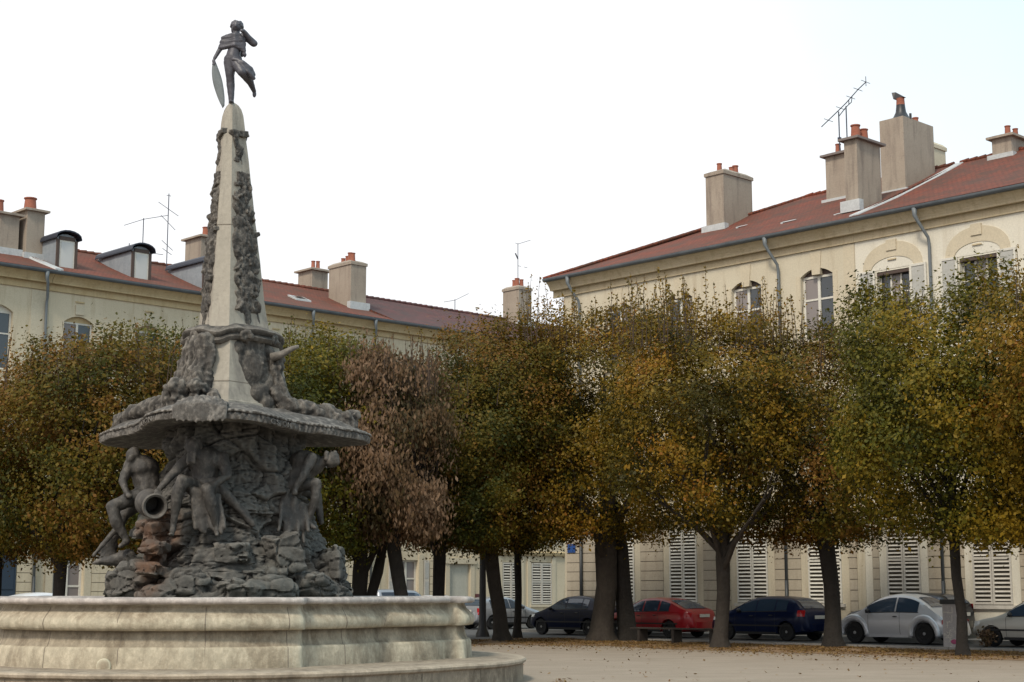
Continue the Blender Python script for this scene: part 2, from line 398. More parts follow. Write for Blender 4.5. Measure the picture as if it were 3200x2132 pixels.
def louvred(root, xa, xb, z0, z1, m, y=-.045):
    w = (xb-xa)/2-.01
    for i in (0, 1):
        s = shutter_mesh(w, z1-z0, m).build('shutter', m, root); s.location = (xa+i*(w+.02), y+.0, z0)
        MB().box(0.02, w-.02, .05, .058, .02, z1-z0-.02).build('slat_gap_shade', M['joint'], s)  # dark sheet standing in for the shade between the slats

def rustic(root, xa, xb, z0, z1, m, pitch=.37, inset=.25):
    """courses of ashlar standing proud of the wall between two windows"""
    if xb-xa < .5: return
    mb = MB(); z = z0
    while z < z1-.1:
        mb.box(xa+inset, xb-inset, -.035, .03, z+.012, min(z+pitch-.012, z1)); z += pitch
    absorb(mb.build('rusticated_panel', m, root), MB().box(xa+inset+.005, xb-inset-.005, -.012, .02, z0, z1).build('panel_joint', M['joint'], root))

def cornice(root, x0, x1, m, zf=13.88, ret=False):
    p = [(.02,zf-.05),(-.07,zf-.05),(-.07,zf),(-.045,zf),(-.045,zf+.24),(-.24,zf+.235),(-.25,zf+.30),(-.29,zf+.38),(-.37,zf+.48),(-.48,zf+.57),(-.51,zf+.66),(.02,zf+.66)]
    return MB().extrude_x(p, x0, x1).build('cornice', m, root)
def gutter(root, x0, x1, z=14.56):
    p = [(-.52+.11*math.cos(a)-.02, z+.11*math.sin(a)) for a in [math.pi+math.pi*i/8 for i in range(9)]] + [(-.43, z+.02), (-.65, z+.03)]
    MB().extrude_x(p, x0, x1).build('gutter', M['guttermetal'], root)
def downpipe(root, x, zt=14.5, zb=.1, m=None, dark=1.9, right=True):
    d = .25 if right else -.25
    MB().tube([(x-d, -.55, zt), (x-d, -.55, zt-.25), (x-d*.7, -.5, zt-.45), (x, -.17, zt-1.0), (x, -.12, zt-1.2), (x, -.12, zt-1.5), (x, -.12, dark)], [.10,.075,.06,.055,.055,.055,.055], 10).build('downpipe', m or M['pipe'], root, True)
    MB().tube([(x, -.12, dark+.01), (x, -.12, zb)], .065, 10).build('downpipe_foot', M['pipe_dark'], root, True)

def roof(root, x0, x1, ye, ze, yr, zr, m, hipL=0, hipR=0, yb=13.4):
    """simple two-slope roof with thickness; hips measured along x"""
    e0 = (x0-(.5 if hipL else 0)); e1 = x1+(.5 if hipR else 0)
    a, b, c, d = Vector((e0, ye, ze)), Vector((e1, ye, ze)), Vector((x1-hipR, yr, zr)), Vector((x0+hipL, yr, zr))
    g, h = Vector((e0, yb, ze)), Vector((e1, yb, ze)); mb = MB()
    n = 24; t = Vector((0, 0, -.1))
    # front slope as a grid so that a little sag can be given to it
    vs = []
    for j in range(9):
        v = j/8
        for i in range(n+1):
            u = i/n; p = (a.lerp(d, v)).lerp(b.lerp(c, v), u)
            if 0 < j < 8: p.z += .05*noise.noise(Vector((p.x*.25, p.y*.4, 1))) - .10*math.sin(math.pi*v)
            else: p.z += .03*noise.noise(Vector((p.x*.3, p.y, 5)))*(1 if j == 8 else .3)
            vs.append(p)
    fs = [(j*(n+1)+i, j*(n+1)+i+1, (j+1)*(n+1)+i+1, (j+1)*(n+1)+i) for j in range(8) for i in range(n)]
    mb.add(vs, fs)
    mb.add([g, h, c, d], [(0,3,2,1)]); mb.add([a, d, g], [(0,1,2)]); mb.add([b, h, c], [(0,1,2)]); mb.add([a, b, h, g], [(0,1,2,3)])
    o = mb.build('roof', m, root)
    # ridge tiles
    mr = MB(); k = d.x; 
    while k < c.x-.3: mr.tube([(k, yr, zr+.0), (k+.36, yr, zr+.03)], [.09,.10], 8); k += .37
    if hipL:
        for i in range(26): p = a.lerp(d, i/26); q = a.lerp(d, (i+1)/26); mr.tube([p, q], [.07,.08], 7)
    if len(mr.v): mr.build('ridge_tiles', m, o)
    return o

def pot(kind='taper'):
    return [(.13,0),(.13,.05),(.115,.07),(.10,.42),(.12,.44),(.12,.48),(.09,.48),(.085,.3)]
def chimney(rf, x0, x1, y0, y1, z0, z1, pots=(), m=None, cap='stone', capm=None, flash=True):
    m = m or M['chimney']; mb = MB()
    mb.box(x0, x1, y0, y1, z0, z1)
    if cap == 'stone':
        mb.box(x0-.05, x1+.05, y0-.05, y1+.05, z1+.002, z1+.14); mb.taper(x0-.05, x1+.05, y0-.05, y1+.05, z1+.142, z1+.26, .72)
    ch = mb.build('chimney', m, rf)
    if cap == 'slab':
        MB().box(x0-.16, x1+.16, y0-.16, y1+.16, z1+.003, z1+.09).taper(x0-.1, x1+.1, y0-.1, y1+.1, z1+.092, z1+.16, .8).build('chimney_slab', capm or M['chimney_dark'], ch)
    zt = z1+(.2 if cap == 'stone' else .15 if cap == 'slab' else 0)
    for (px, py, h, r) in pots:
        MB().lathe([(a*r/.13, b*h/.48) for a, b in pot()], 12, (px, py, zt)).build('chimney_pot', M['pot'], ch, True, 35)
    if flash:
        MB().box(x0-.14, x1+.14, y0-.16, y0+.1, z0+.0, z0+.42).build('flashing', M['zinc_lt'], ch)
    return ch

def roofz(y, ye, ze, yr, zr): return ze+(zr-ze)*(y-ye)/(yr-ye) - .1*math.sin(math.pi*(y-ye)/(yr-ye))
RA = (-.55, 14.62, 7, 18.0); RB = (-.55, 14.62, 5, 16.82)

# ---- house A1: the left, yellower house of the right-hand row
def build_a():
    h1 = house('terrace_house', 'A', 'yellow-cream corner house with hipped red roof, right-hand row, closed white louvred shutters at street level')
    cols = []; gx = [(-44.04,-42.6),(-40.78,-39.43),(-37.5,-36.1),(-34.3,-32.9)]
    for a, b in gx: cols.append((a, b, [(1.2,3.95,0), (5.7,8.5,.22), (10.5,12.9,.26)]))
    shell_wall(h1, -46.42, -31.93, 14.5, cols, M['wall_a'])
    edges = [-46.42]+[q for g in gx for q in g]+[-31.93]
    for i in range(0, len(edges), 2): rustic(h1, edges[i], edges[i+1], .55, 4.15, M['plinth'], inset=.12 if i == 0 else .32)
    MB().box(-46.47, -31.93, -.05, .02, 0, .5).build('plinth', M['plinth'], h1)
    MB().extrude_x([(.01,4.3),(-.12,4.32),(-.14,4.5),(-.05,4.56),(.01,4.56)], -46.5, -31.93).build('string_course', M['trim'], h1)
    for i, (a, b) in enumerate(gx):
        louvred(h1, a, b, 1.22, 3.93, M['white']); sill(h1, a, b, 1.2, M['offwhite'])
        window(h1, a, b, 5.7, 8.5, .22); sill(h1, a, b, 5.7, M['trim'])
        window(h1, a, b, 10.5, 12.9, .26, 1, (.64,), glass=[M['curtain'], M['glass']] if i > 1 else [M['glass'], M['curtain']], w=.085); sill(h1, a, b, 10.5, M['trim'])
        # surround and keystone cutting the arch
        c = (a+b)/2
        MB().add([(c-.17,-.03,12.92),(c+.17,-.03,12.92),(c+.24,-.03,13.76),(c-.24,-.03,13.76),(c-.17,.15,12.92),(c+.17,.15,12.92),(c+.24,.0,13.76),(c-.24,.0,13.76)],
                 [(0,1,2,3),(0,4,5,1),(0,3,7,4),(1,5,6,2)]).build('keystone', M['arch'], h1)
        for s, e in ((a-.2, a-.02), (b+.02, b+.2)): MB().box(s, e, -.018, .02, 10.4, 12.95).build('window_surround', M['arch'], h1)
    cornice(h1, -47.0, -31.93, M['trim']); gutter(h1, -47.05, -31.9)
    # end return of cornice
    downpipe(h1, -45.4, 14.5, dark=4.0); downpipe(h1, -35.2, 14.5, dark=2.0)
    MB().box(-32.4, -31.95, -.02, .02, 4.56, 13.78).build('quoin_strip', M['arch'], h1)
    rf = roof(h1, -46.6, -31.75, *RA, M['roof_a'], hipL=7.6)
    # zinc coping over the party wall and loose flashings
    mb = MB()
    for i in range(12):
        y0 = -.3+i*.6; mb.add([(-31.9,y0,roofz(y0,*RA)+.05),(-31.55,y0,roofz(y0,*RA)+.05),(-31.55,y0+.62,roofz(y0+.62,*RA)+.055),(-31.9,y0+.62,roofz(y0+.62,*RA)+.055),
                               (-31.95,y0,roofz(y0,*RA)-.1),(-31.5,y0,roofz(y0,*RA)-.1),(-31.5,y0+.62,roofz(y0+.62,*RA)-.1),(-31.95,y0+.62,roofz(y0+.62,*RA)-.1)],
                              [(0,1,2,3),(0,4,5,1),(1,5,6,2),(3,2,6,7),(0,3,7,4)])
    mb.build('party_wall_coping', M['zinc_lt'], h1)
    r = random.Random(3)
    for (x, y, L) in ((-36.4,1.7,.6),(-39.6,3.0,.45),(-33.4,.9,.6)):
        z = roofz(y, *RA); MB().add([(x,y,z+.03),(x+L,y+.1,z+.07),(x+L,y+.24,z+.13),(x,y+.12,z+.09)], [(0,1,2,3)]).box(x,x+.1,y,y+.1,z-.05,z+.05).build('loose_flashing', M['zinc_lt'], h1)
    chimney(rf, -41.7, -40.75, 3.7, 5.6, 16.2, 18.75, [(-41.35,4.2,.42,.13),(-41.3,5.2,.5,.15),(-41.1,4.7,.3,.14)])
    chimney(rf, -42.1, -41.75, 4.6, 5.8, 16.2, 18.3, [(-41.95,5.1,.4,.11)], flash=False)
    chimney(rf, -36.5, -35.2, 4.9, 6.0, 16.6, 18.78, [(-36.15,5.3,.42,.13),(-35.75,5.4,.5,.16),(-35.45,5.4,.42,.15)], cap='slab')
    c = chimney(rf, -32.85, -32.3, .9, 2.4, 15.2, 17.9, [(-32.6,1.3,.5,.2),(-32.55,1.75,.42,.18)], cap='slab')
    # A2
    h2 = house('terrace_house', 'A', 'paler house of the right-hand row with blind arches over square upper windows and open shutters')
    gx = [(-31.05,-29.75),(-27.8,-26.42),(-24.5,-23.15),(-21.2,-19.8)]; cols = []
    for a, b in gx: cols.append((a, b, [(1.18,3.95,0), (5.7,8.4,0), (10.4,12.62,0)]))
    shell_wall(h2, -31.92, -12, 14.5, cols, M['wall_a2'])
    edges = [-31.92]+[q for g in gx for q in g]+[-12]
    for i in range(0, len(edges), 2): rustic(h2, edges[i], edges[i+1], .55, 4.15, M['plinth'], inset=.3)
    MB().box(-31.92, -12, -.05, .02, 0, .5).build('plinth', M['plinth'], h2)
    # street level of this house shares the darker stone face
    MB().extrude_x([(.01,4.3),(-.12,4.32),(-.14,4.5),(-.05,4.56),(.01,4.56)], -31.92, -12).build('string_course', M['trim'], h2)
    for a, b in gx:
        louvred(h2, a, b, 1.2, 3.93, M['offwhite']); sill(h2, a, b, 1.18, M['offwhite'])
        window(h2, a, b, 5.7, 8.4); window(h2, a, b, 10.4, 12.62, 0, 2, (.33,.66), y=.2, w=.05, glass=[M['glass'], M['curtain'], M['glass']])
        MB().box(a-.02, b+.02, .01, .18, 12.5, 12.6).build('blind_box', M['brown_reveal'], h2)
        c = (a+b)/2; n = 16; v = []
        for i in range(n+1):
            t = math.pi*i/n; ci, si = math.cos(math.pi-t), math.sin(t)
            v += [(c+ci*.86, -.03, 12.68+.42*si), (c+ci*1.2, -.03, 12.68+.95*si**.85)]
        f = [(2*i, 2*i+2, 2*i+3, 2*i+1) for i in range(n)]; k = len(v); v2 = v+[(x, .01, z) for x, _, z in v]
        for i in range(n): f += [(2*i, 2*i+k, 2*i+2+k, 2*i+2), (2*i+1, 2*i+3, 2*i+3+k, 2*i+1+k)]
        mesh_obj('arch_trim', v2, f, M['arch'], h2)
        v = [(c-.86,-.012,12.68),(c+.86,-.012,12.68)]+[(c+math.cos(math.pi*i/10)*.85, -.012, 12.68+.41*math.sin(math.pi*i/10)) for i in range(11)]
        mesh_obj('arch_infill', v[2:], [tuple(range(11))], M['render_white'], h2)
        MB().box(c-.2, c+.2, -.07, 0, 13.32, 13.70).build('keystone', M['arch'], h2); MB().box(c-.17, c+.17, -.06, 0, 12.98, 13.03).build('hook_stone', M['trim'], h2)
        for s in (0, 1):
            x = a-.70 if s == 0 else b+.06
            m1 = MB(); m1.box(0,.07,-.05,0,0,2.3); m1.box(.57,.64,-.05,0,0,2.3)
            for q in (0, 1.12, 2.22): m1.box(.07,.57,-.05,0,q,q+.08)
            sh = m1.build('shutter', M['white'], h2); sh.location = (x, -.02, 10.4)
            MB().box(.07,.57,-.03,-.012,.08,2.22).build('shutter_panel', M['greypanel'], sh)
        m1 = MB()
        for q in range(14): m1.box(a+.03+q*(b-a-.06)/13-.01, a+.03+q*(b-a-.06)/13+.01, -.09, -.07, 10.45, 11.3)
        m1.box(a, b, -.1, -.06, 11.3, 11.35).box(a, b, -.1, -.06, 10.42, 10.45); m1.build('window_railing', M['darkmetal'], h2)
        sill(h2, a, b, 10.4, M['trim'])
    cornice(h2, -31.92, -12, M['trim']); gutter(h2, -31.9, -12)
    downpipe(h2, -28.85, 14.5, dark=1.95); downpipe(h2, -21.8, 14.5)
    rf2 = roof(h2, -31.7, -12, -.55, 14.63, 7.0, 18.02, M['roof_a'])
    c = chimney(rf2, -33.4, -32.35, 4.1, 6.2, 16.2, 19.45, [(-33.0,6.0,.45,.14)], cap='none')
    MB().lathe([(.42,0),(.30,.12),(.2,.32),(.17,.55),(.17,.6)], 14, (-32.75,4.6,19.45)).build('chimney_cowl', M['darkmetal'], c, True, 40)
    MB().lathe([(.17,0),(.15,.3),(.16,.32)], 14, (-32.75,4.6,20.0)).build('chimney_pot', M['pot'], c, True, 40)
    MB().add([(-33.0,4.5,20.33),(-32.55,4.5,20.33),(-32.55,4.7,20.33),(-33.0,4.7,20.33),(-33.1,4.55,20.62),(-32.95,4.6,20.62)], [(0,3,2,1),(0,1,5,4),(2,3,4,5),(1,2,5),(3,0,4)]).build('cowl_hood', M['darkmetal'], c)
    MB().tube([(-32.9,5.5,19.4),(-32.9,5.5,19.95)], .05, 8).build('flue_pipe', M['darkmetal'], c)
    chimney(rf2, -33.9, -33.3, 7.6, 8.6, 17.4, 19.1, [], cap='stone', m=M['arch'], flash=False)
    chimney(rf2, -30.0, -29.2, 6.4, 7.6, 17.4, 18.45, [(-29.6,6.9,.42,.13),(-29.45,7.2,.34,.12)], cap='slab', capm=M['chimney'])
    # antennas: things of their own, clamped to the chimneys
    a = empty('roof_antenna', PA(-36.0, 52.2, 18.9), RZA, 'long two-masted aerial boom above the twin chimneys of the right-hand row', 'antenna')
    MB().tube([(0,0,-.3),(0,0,1.75)], .025, 6).build('mast', M['antenna'], a); MB().tube([(.36,0,-1.6),(.36,0,1.9)], .025, 6).build('mast', M['antenna'], a)
    b = MB(); b.tube([(-.85,0,1.3),(0,0,1.8),(.36,0,2.02),(.95,0,2.45),(1.35,0,2.68)], .02, 6).tube([(.0,0,1.55),(.36,0,1.86),(.62,0,2.0),(.66,0,2.22)], .018, 6).tube([(.5,0,1.95),(.5,0,2.1)], .018, 6)
    for x, z in ((-.5,1.5),(.1,1.87),(.6,2.2),(.95,2.45),(1.32,2.68)): b.tube([(x,-.3,z),(x,.3,z)], .012, 5)
    b.tube([(1.33,0,2.5),(1.33,0,2.9)], .015, 5); b.build('boom', M['antenna'], a)
    MB().box(-.06,.06,-.05,.05,.5,.68).box(.3,.42,-.05,.05,.0,.35).build('mast_box', M['antenna'], a)
    for i, (s, k, z, lab) in enumerate([(-45.6,51.5,16.1,'tiny aerial above the left end of the hipped red roof')]):
        a = empty('roof_antenna', PA(s, k, z), RZA, lab, 'antenna'); MB().tube([(0,0,-.5),(0,0,.35)], .02, 6).build('mast', M['antenna'], a)
        MB().tube([(-.6,0,.1),(.9,0,.5)], .014, 5).build('boom', M['antenna'], a)
build_a()

def build_b():
    zz = 14.5
    h0 = house('terrace_house', 'B', 'house at the far left edge with a dark blue door and an arched upper window')
    shell_wall(h0, 8, 30.68, zz, [(24.6,25.9,[(1.1,3.3,0),(5.7,8.4,.2),(10.4,12.75,.26)]), (27.85,29.15,[(5.7,8.4,.2),(10.4,12.75,.26)])], M['wall_b'])
    for a, b in ((24.6,25.9),(27.85,29.15)): window(h0, a, b, 5.7, 8.4, .2); window(h0, a, b, 10.4, 12.75, .26, arch_fill=M['render_white'])
    window(h0, 24.6, 25.9, 1.1, 3.3)
    d = MB().box(28.25,29.78,-.05,.02,0.1,3.3).build('door', M['bluedoor'], h0); MB().box(28.35,28.95,-.07,-.04,.4,1.5).box(29.08,29.68,-.07,-.04,.4,1.5).box(28.35,28.95,-.07,-.04,1.7,3.1).box(29.08,29.68,-.07,-.04,1.7,3.1).build('door_panel', M['bluedoor'], d)
    rustic(h0, 29.6, 30.68, .5, 4.1, M['wall_b'], inset=.22); rustic(h0, 8, 24.6, .5, 4.1, M['wall_b'])
    cornice(h0, 8, 30.66, M['trim_b']); gutter(h0, 8, 30.7); downpipe(h0, 30.52, 14.5, dark=2.2)
    MB().box(29.9,30.62,-.02,.02,4.4,13.78).build('quoin_strip', M['arch'], h0)
    rf = roof(h0, 8, 30.75, *RB, M['roof_b'])
    chimney(rf, 29.45, 30.3, 2.2, 3.9, 15.4, 17.25, [(29.6,2.7,.55,.22),(29.9,3.4,.4,.14)], cap='slab', capm=M['chimney'])
    mb = MB()
    for i in range(10):
        y0 = -.5+i*.55; z0, z1 = roofz(y0,*RB), roofz(y0+.56,*RB); mb.add([(30.66,y0,z0+.07),(31.0,y0,z0+.07),(31.0,y0+.56,z1+.07),(30.66,y0+.56,z1+.07),(30.6,y0,z0-.1),(31.06,y0,z0-.1),(31.06,y0+.56,z1-.1),(30.6,y0+.56,z1-.1)], [(0,1,2,3),(0,4,5,1),(1,5,6,2),(3,2,6,7),(0,3,7,4)])
    mb.build('party_wall_coping', M['zinc_lt'], h0)
    # B1
    h1 = house('terrace_house', 'B', 'long ochre house behind the obelisk with three zinc dormers on its red roof')
    ups = [(31.4,32.75),(34.7,36.05),(38.0,39.35),(41.3,42.65),(44.7,46.0)]
    cols = [(a, b, [(.95,3.15,0),(5.7,8.4,.2),(10.3,12.65,.26)]) for a, b in ups]
    shell_wall(h1, 30.69, 48.6, zz, cols, M['wall_b'])
    for i, (a, b) in enumerate(ups):
        window(h1, a, b, .95, 3.15, 0, 1, (.4,.8), w=.1, glass=M['curtain']); window(h1, a, b, 5.7, 8.4, .2)
        window(h1, a, b, 10.3, 12.65, .26, arch_fill=M['trim_b'], glass=[M['curtain'], M['glass']]); sill(h1, a, b, 10.3, M['trim_b']); sill(h1, a, b, .95, M['trim_b'])
        c = (a+b)/2; MB().box(c-.2,c+.2,-.05,.02,12.98,13.38).build('keystone', M['arch'], h1); MB().box(c-.2,c+.2,-.045,.02,13.48,13.54).build('hook_stone', M['trim_b'], h1)
        for s, e in ((a-.34, a-.03), (b+.03, b+.34)): MB().box(s, e, -.03, .02, .6, 3.6).build('window_surround', M['arch'], h1)
    ed = [30.69]+[q for u in ups for q in u]+[48.6]
    for i in range(0, len(ed), 2): rustic(h1, ed[i], ed[i+1], .5, 4.1, M['wall_b'], inset=.36)
    MB().extrude_x([(.01,4.2),(-.1,4.22),(-.12,4.4),(.01,4.44)], 30.69, 48.6).build('string_course', M['trim_b'], h1)
    cornice(h1, 30.68, 48.6, M['trim_b']); gutter(h1, 30.7, 48.6); downpipe(h1, 43.9, 14.5); downpipe(h1, 47.6, 14.5)
    rf = roof(h1, 30.9, 48.6, *RB, M['roof_b'])
    chimney(rf, 30.55, 31.35, 2.0, 3.7, 15.3, 17.55, [(30.95,2.6,.55,.3)], cap='slab', capm=M['chimney'])
    chimney(rf, 40.5, 41.6, 4.2, 5.6, 16.2, 18.3, [(41.0,4.6,.45,.2)], cap='slab', capm=M['chimney'])
    chimney(rf, 47.75, 48.75, 5.2, 6.4, 16.2, 17.85, [(48.1,5.6,.42,.12),(48.4,5.6,.45,.12)], cap='slab', capm=M['chimney'], flash=False)
    chimney(rf, 47.55, 48.5, 1.7, 3.5, 15.3, 17.6, [(47.8,1.9,.42,.14),(47.95,2.3,.52,.15),(48.1,2.7,.42,.14),(48.2,3.2,.4,.13)])
    for x, y in ((41.4,2.0),(44.2,1.6)):
        z = roofz(y, *RB); s = MB().add([(x,y,z+.06),(x+.9,y,z+.06),(x+.9,y+.7,z+.34),(x,y+.7,z+.34),(x,y,z-.1),(x+.9,y,z-.1),(x+.9,y+.7,z+.1),(x,y+.7,z+.1)], [(0,1,2,3),(0,4,5,1),(1,5,6,2),(3,2,6,7),(0,3,7,4)]).build('skylight', M['zinc_lt'], h1)
        MB().add([(x+.12,y+.1,z+.115),(x+.78,y+.1,z+.115),(x+.78,y+.6,z+.315),(x+.12,y+.6,z+.315)], [(0,1,2,3)]).build('skylight_pane', M['glass'], s)
    for x in (31.75, 35.3, 38.9):     # dormers: front, curved zinc hood, cheeks running back into the slope
        y0 = .75; zb = roofz(y0, *RB)-.12; w = .45; zt = zb+1.28; L = 3.0; n = 8
        ringf = [(-w,zb),(-w,zt)]+[(-w*math.cos(math.pi*i/n), zt+.26*math.sin(math.pi*i/n)) for i in range(1, n)]+[(w,zt),(w,zb)]
        mb = MB(); v = [(x+a, y0, z) for a, z in ringf]+[(x+a, y0+L, z) for a, z in ringf]; k = len(ringf)
        mb.add(v, [(i, i+1, i+1+k, i+k) for i in range(k-1)]+[tuple(range(k))])
        d = mb.build('dormer', M['zinc'], h1)
        hood = MB(); pr = [(-w-.13,zt+.02)]+[(-(w+.13)*math.cos(math.pi*i/n), zt+.04+.30*math.sin(math.pi*i/n)) for i in range(1, n)]+[(w+.13,zt+.02)]
        v = [(x+a, y0-.25, z) for a, z in pr]+[(x+a, y0+L, z+.02) for a, z in pr]; v += [(p[0], p[1], p[2]+.06) for p in v]; k = n+1
        f = []
        for i in range(n): f += [(i, i+1, i+1+k, i+k), (i+2*k, i+k+2*k, i+1+k+2*k, i+1+2*k), (i, i+2*k, i+1+2*k, i+1), (i+k, i+1+k, i+1+3*k, i+3*k)]
        f += [(0,k,3*k,2*k),(n,n+2*k,n+3*k,n+k)]; hood.add(v, f).build('dormer_hood', M['hood'], d)
        fr = MB(); fr.box(x-w-.03,x-w+.1,y0-.08,y0-.002,zb,zt).box(x+w-.1,x+w+.03,y0-.08,y0-.002,zb,zt).box(x-w+.1,x+w-.1,y0-.08,y0-.002,zt-.02,zt+.14).box(x-w-.1,x+w+.1,y0-.12,y0-.001,zb-.08,zb-.001); fr.build('dormer_frame', M['brown_reveal'], d)
        MB().box(x-w+.1,x+w-.1,y0-.05,y0-.03,zb,zt-.02).build('dormer_window', M['white'], d)
        MB().box(x-w+.18,x+w-.18,y0-.062,y0-.052,zb+.1,zt-.1).build('dormer_pane', M['paleglass'], d)
    # B2
    h2 = house('terrace_house', 'B', 'farthest house in the square corner, with darker older tiles and pale garage door')
    ups = [(49.3,50.6),(52.65,53.97),(56.2,57.4),(59.5,60.8)]; cols = []
    for i, (a, b) in enumerate(ups):
        g = [(.9,3.12,0)] if i in (0, 3) else [(.1,2.95,.0)] if i == 1 else [(.95,3.1,0)]
        if i == 3: a, b = 58.25, 59.7
        cols.append((a, b, g+[(5.7,8.4,.2),(10.3,12.7,.26)]))
    shell_wall(h2, 48.61, 66, zz, cols, M['wall_b'])
    for i, (a, b, ops) in enumerate(cols):
        window(h2, a, b, 5.7, 8.4, .2); window(h2, a, b, 10.3, 12.7, .26); c = (a+b)/2
        MB().box(c-.2,c+.2,-.05,.02,13.0,13.4).build('keystone', M['arch'], h2)
        for s, e in ((a-.3, a-.03), (b+.03, b+.3)): MB().box(s, e, -.05, .02, .1, 3.4).build('window_surround', M['arch'], h2)
    window(h2, 49.3, 50.6, .9, 3.12, 0, 1, (.6,), glass=M['curtain'], w=.09)
    for a in (48.75, 50.95): 
        s = MB().box(a,a+.32,-.06,-.02,.9,3.12).build('shutter', M['offwhite'], h2); MB().box(a+.05,a+.27,-.072,-.062,1.0,2.1).box(a+.05,a+.27,-.072,-.062,2.25,3.0).build('shutter_panel', M['greypanel'], s)
    d = MB().box(52.65,53.97,.08,.14,.1,2.95).build('garage_door', M['greygreen'], h2); MB().box(53.2,53.4,.05,.078,1.05,1.17).box(53.27,53.34,.05,.078,.6,.75).build('door_handle', M['darkmetal'], d)
    MB().box(52.0,52.35,-.07,.0,1.15,1.45).build('letter_box', simple('brown_enamel', (.10,.05,.035), .5), h2)
    MB().box(54.35,54.62,-.07,.0,1.0,1.5).build('letter_box', M['redbrown'], h2)
    MB().box(52.3,54.35,-.1,.02,2.98,3.25).build('door_lintel', M['arch'], h2)
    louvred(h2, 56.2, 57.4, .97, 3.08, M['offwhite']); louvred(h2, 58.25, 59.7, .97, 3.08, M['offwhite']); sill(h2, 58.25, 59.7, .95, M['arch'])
    MB().extrude_x([(.01,3.45),(-.12,3.47),(-.16,3.62),(.01,3.68)], 54.6, 66).build('string_course', M['trim_b'], h2)
    rustic(h2, 51.25, 52.3, .5, 3.3, M['wall_b'], inset=.1)
    cornice(h2, 48.61, 66, M['trim_b']); gutter(h2, 48.6, 66)
    rf = roof(h2, 48.62, 66, *RB, M['roof_old'])
    chimney(rf, 61.2, 62.2, 4.0, 5.3, 16.2, 18.45, [(61.45,4.4,.5,.16),(61.7,4.3,.45,.14),(61.8,5.0,.52,.14)])
    # antennas of the left-hand row
    specs = [(37.6,64.6,16.6,2.2,'T-shaped aerial with two crossbars on the ridge left of the obelisk'),(38.9,64.6,16.6,3.6,'tallest aerial with four short crossbars left of the obelisk'),
             (36.9,64.6,16.6,.9,'small thin aerial on the ridge above a red pot'),(57.3,65,16.75,.75,'low aerial with slanting booms on the old tiled ridge'),(61.9,64.8,18.7,2.6,'aerial mast rising from the chimney in the corner of the square')]
    for i, (s, k, z, H, lab) in enumerate(specs):
        a = empty('roof_antenna', PB(s, k, z), RZB, lab, 'antenna')
        MB().tube([(0,0,-.15),(0,0,H)], .022, 6).build('mast', M['antenna'], a); b = MB()
        if i == 0: b.tube([(-1.0,0,H-.5),(0,0,H-.05),(1.3,0,H+.35)], .014, 5).tube([(0,0,.6),(1.1,0,.62)], .014, 5)
        elif i == 1:
            for q, w, t in ((H-.1,.12,0),(H-.75,.55,-.25),(H-1.4,.4,-.3),(1.1,.3,-.2),(.8,.25,-.12)): b.tube([(-w,0,q-t),(w,0,q+t)], .014, 5)
        elif i == 2: b.tube([(-.2,0,.5),(.2,0,.52)], .012, 5)
        elif i == 3: b.tube([(-.8,0,H-.25),(0,0,H-.05),(1.0,0,H+.45)], .013, 5).tube([(.3,0,-.05),(1.7,0,.2)], .013, 5)
        else: b.tube([(-.2,0,H),(0,0,H-.03),(1.0,0,H+.35)], .014, 5).tube([(0,0,1.3),(.25,0,1.3)], .014, 5).tube([(.5,0,1.3),(.75,0,1.28)], .014, 5).tube([(-.2,0,H-.6),(0,0,H-.9)], .04, 5)
        b.build('boom', M['antenna'], a)
    # street name plate
    p = empty('street_name_plate', PA(-46.0, 46.96, 3.35), RZA, 'small blue enamel plate on the corner of the cream house', 'street sign')
    MB().box(-.22,.22,-.03,.0,-.17,.17).build('plate', simple('blue_enamel', (.02,.07,.25), .3), p)
M['hood'] = simple('dark_zinc_hood', (.03,.034,.05), .5, .2); M['paleglass'] = simple('pale_net_curtain_glass', (.50,.49,.47), .2); M['redbrown'] = simple('red_brown_paint', (.09,.02,.02), .5)
build_b()

# ------------------------------------------------------------------ fountain
FX = Vector((-5.34, 30.4, 0))
def polar_loft(name, rfun, prof, m, parent, n=180, cap=True, smooth=True, disp=None, angle=None):
    """prof: list of (scale, offset, z): radius = rfun(a)*scale+offset"""
    v = []; f = []
    for sc_, off, z in prof:
        for k in range(n):
            a = 2*math.pi*k/n; r = max(0.001, rfun(a)*sc_+off); p = Vector((r*math.cos(a), r*math.sin(a), z))
            if disp: p = disp(p, a)
            v.append(p)
    for i in range(len(prof)-1):
        for k in range(n): a = i*n+k; b = i*n+(k+1) % n; f.append((a, b, b+n, a+n))
    if cap: f.append(tuple(range(n))[::-1]); f.append(tuple((len(prof)-1)*n+k for k in range(n)))
    return mesh_obj(name, v, f, m, parent, smooth, angle)

def lerp_table(tab, x):
    if x <= tab[0][0]: return tab[0][1]
    for (a, b), (c, d) in zip(tab, tab[1:]):
        if x <= c:
            t = (x-a)/(c-a); t = t*t*(3-2*t); return b+(d-b)*t
    return tab[-1][1]

def rel(a, c):
    return (a-c+math.pi) % (2*math.pi)-math.pi

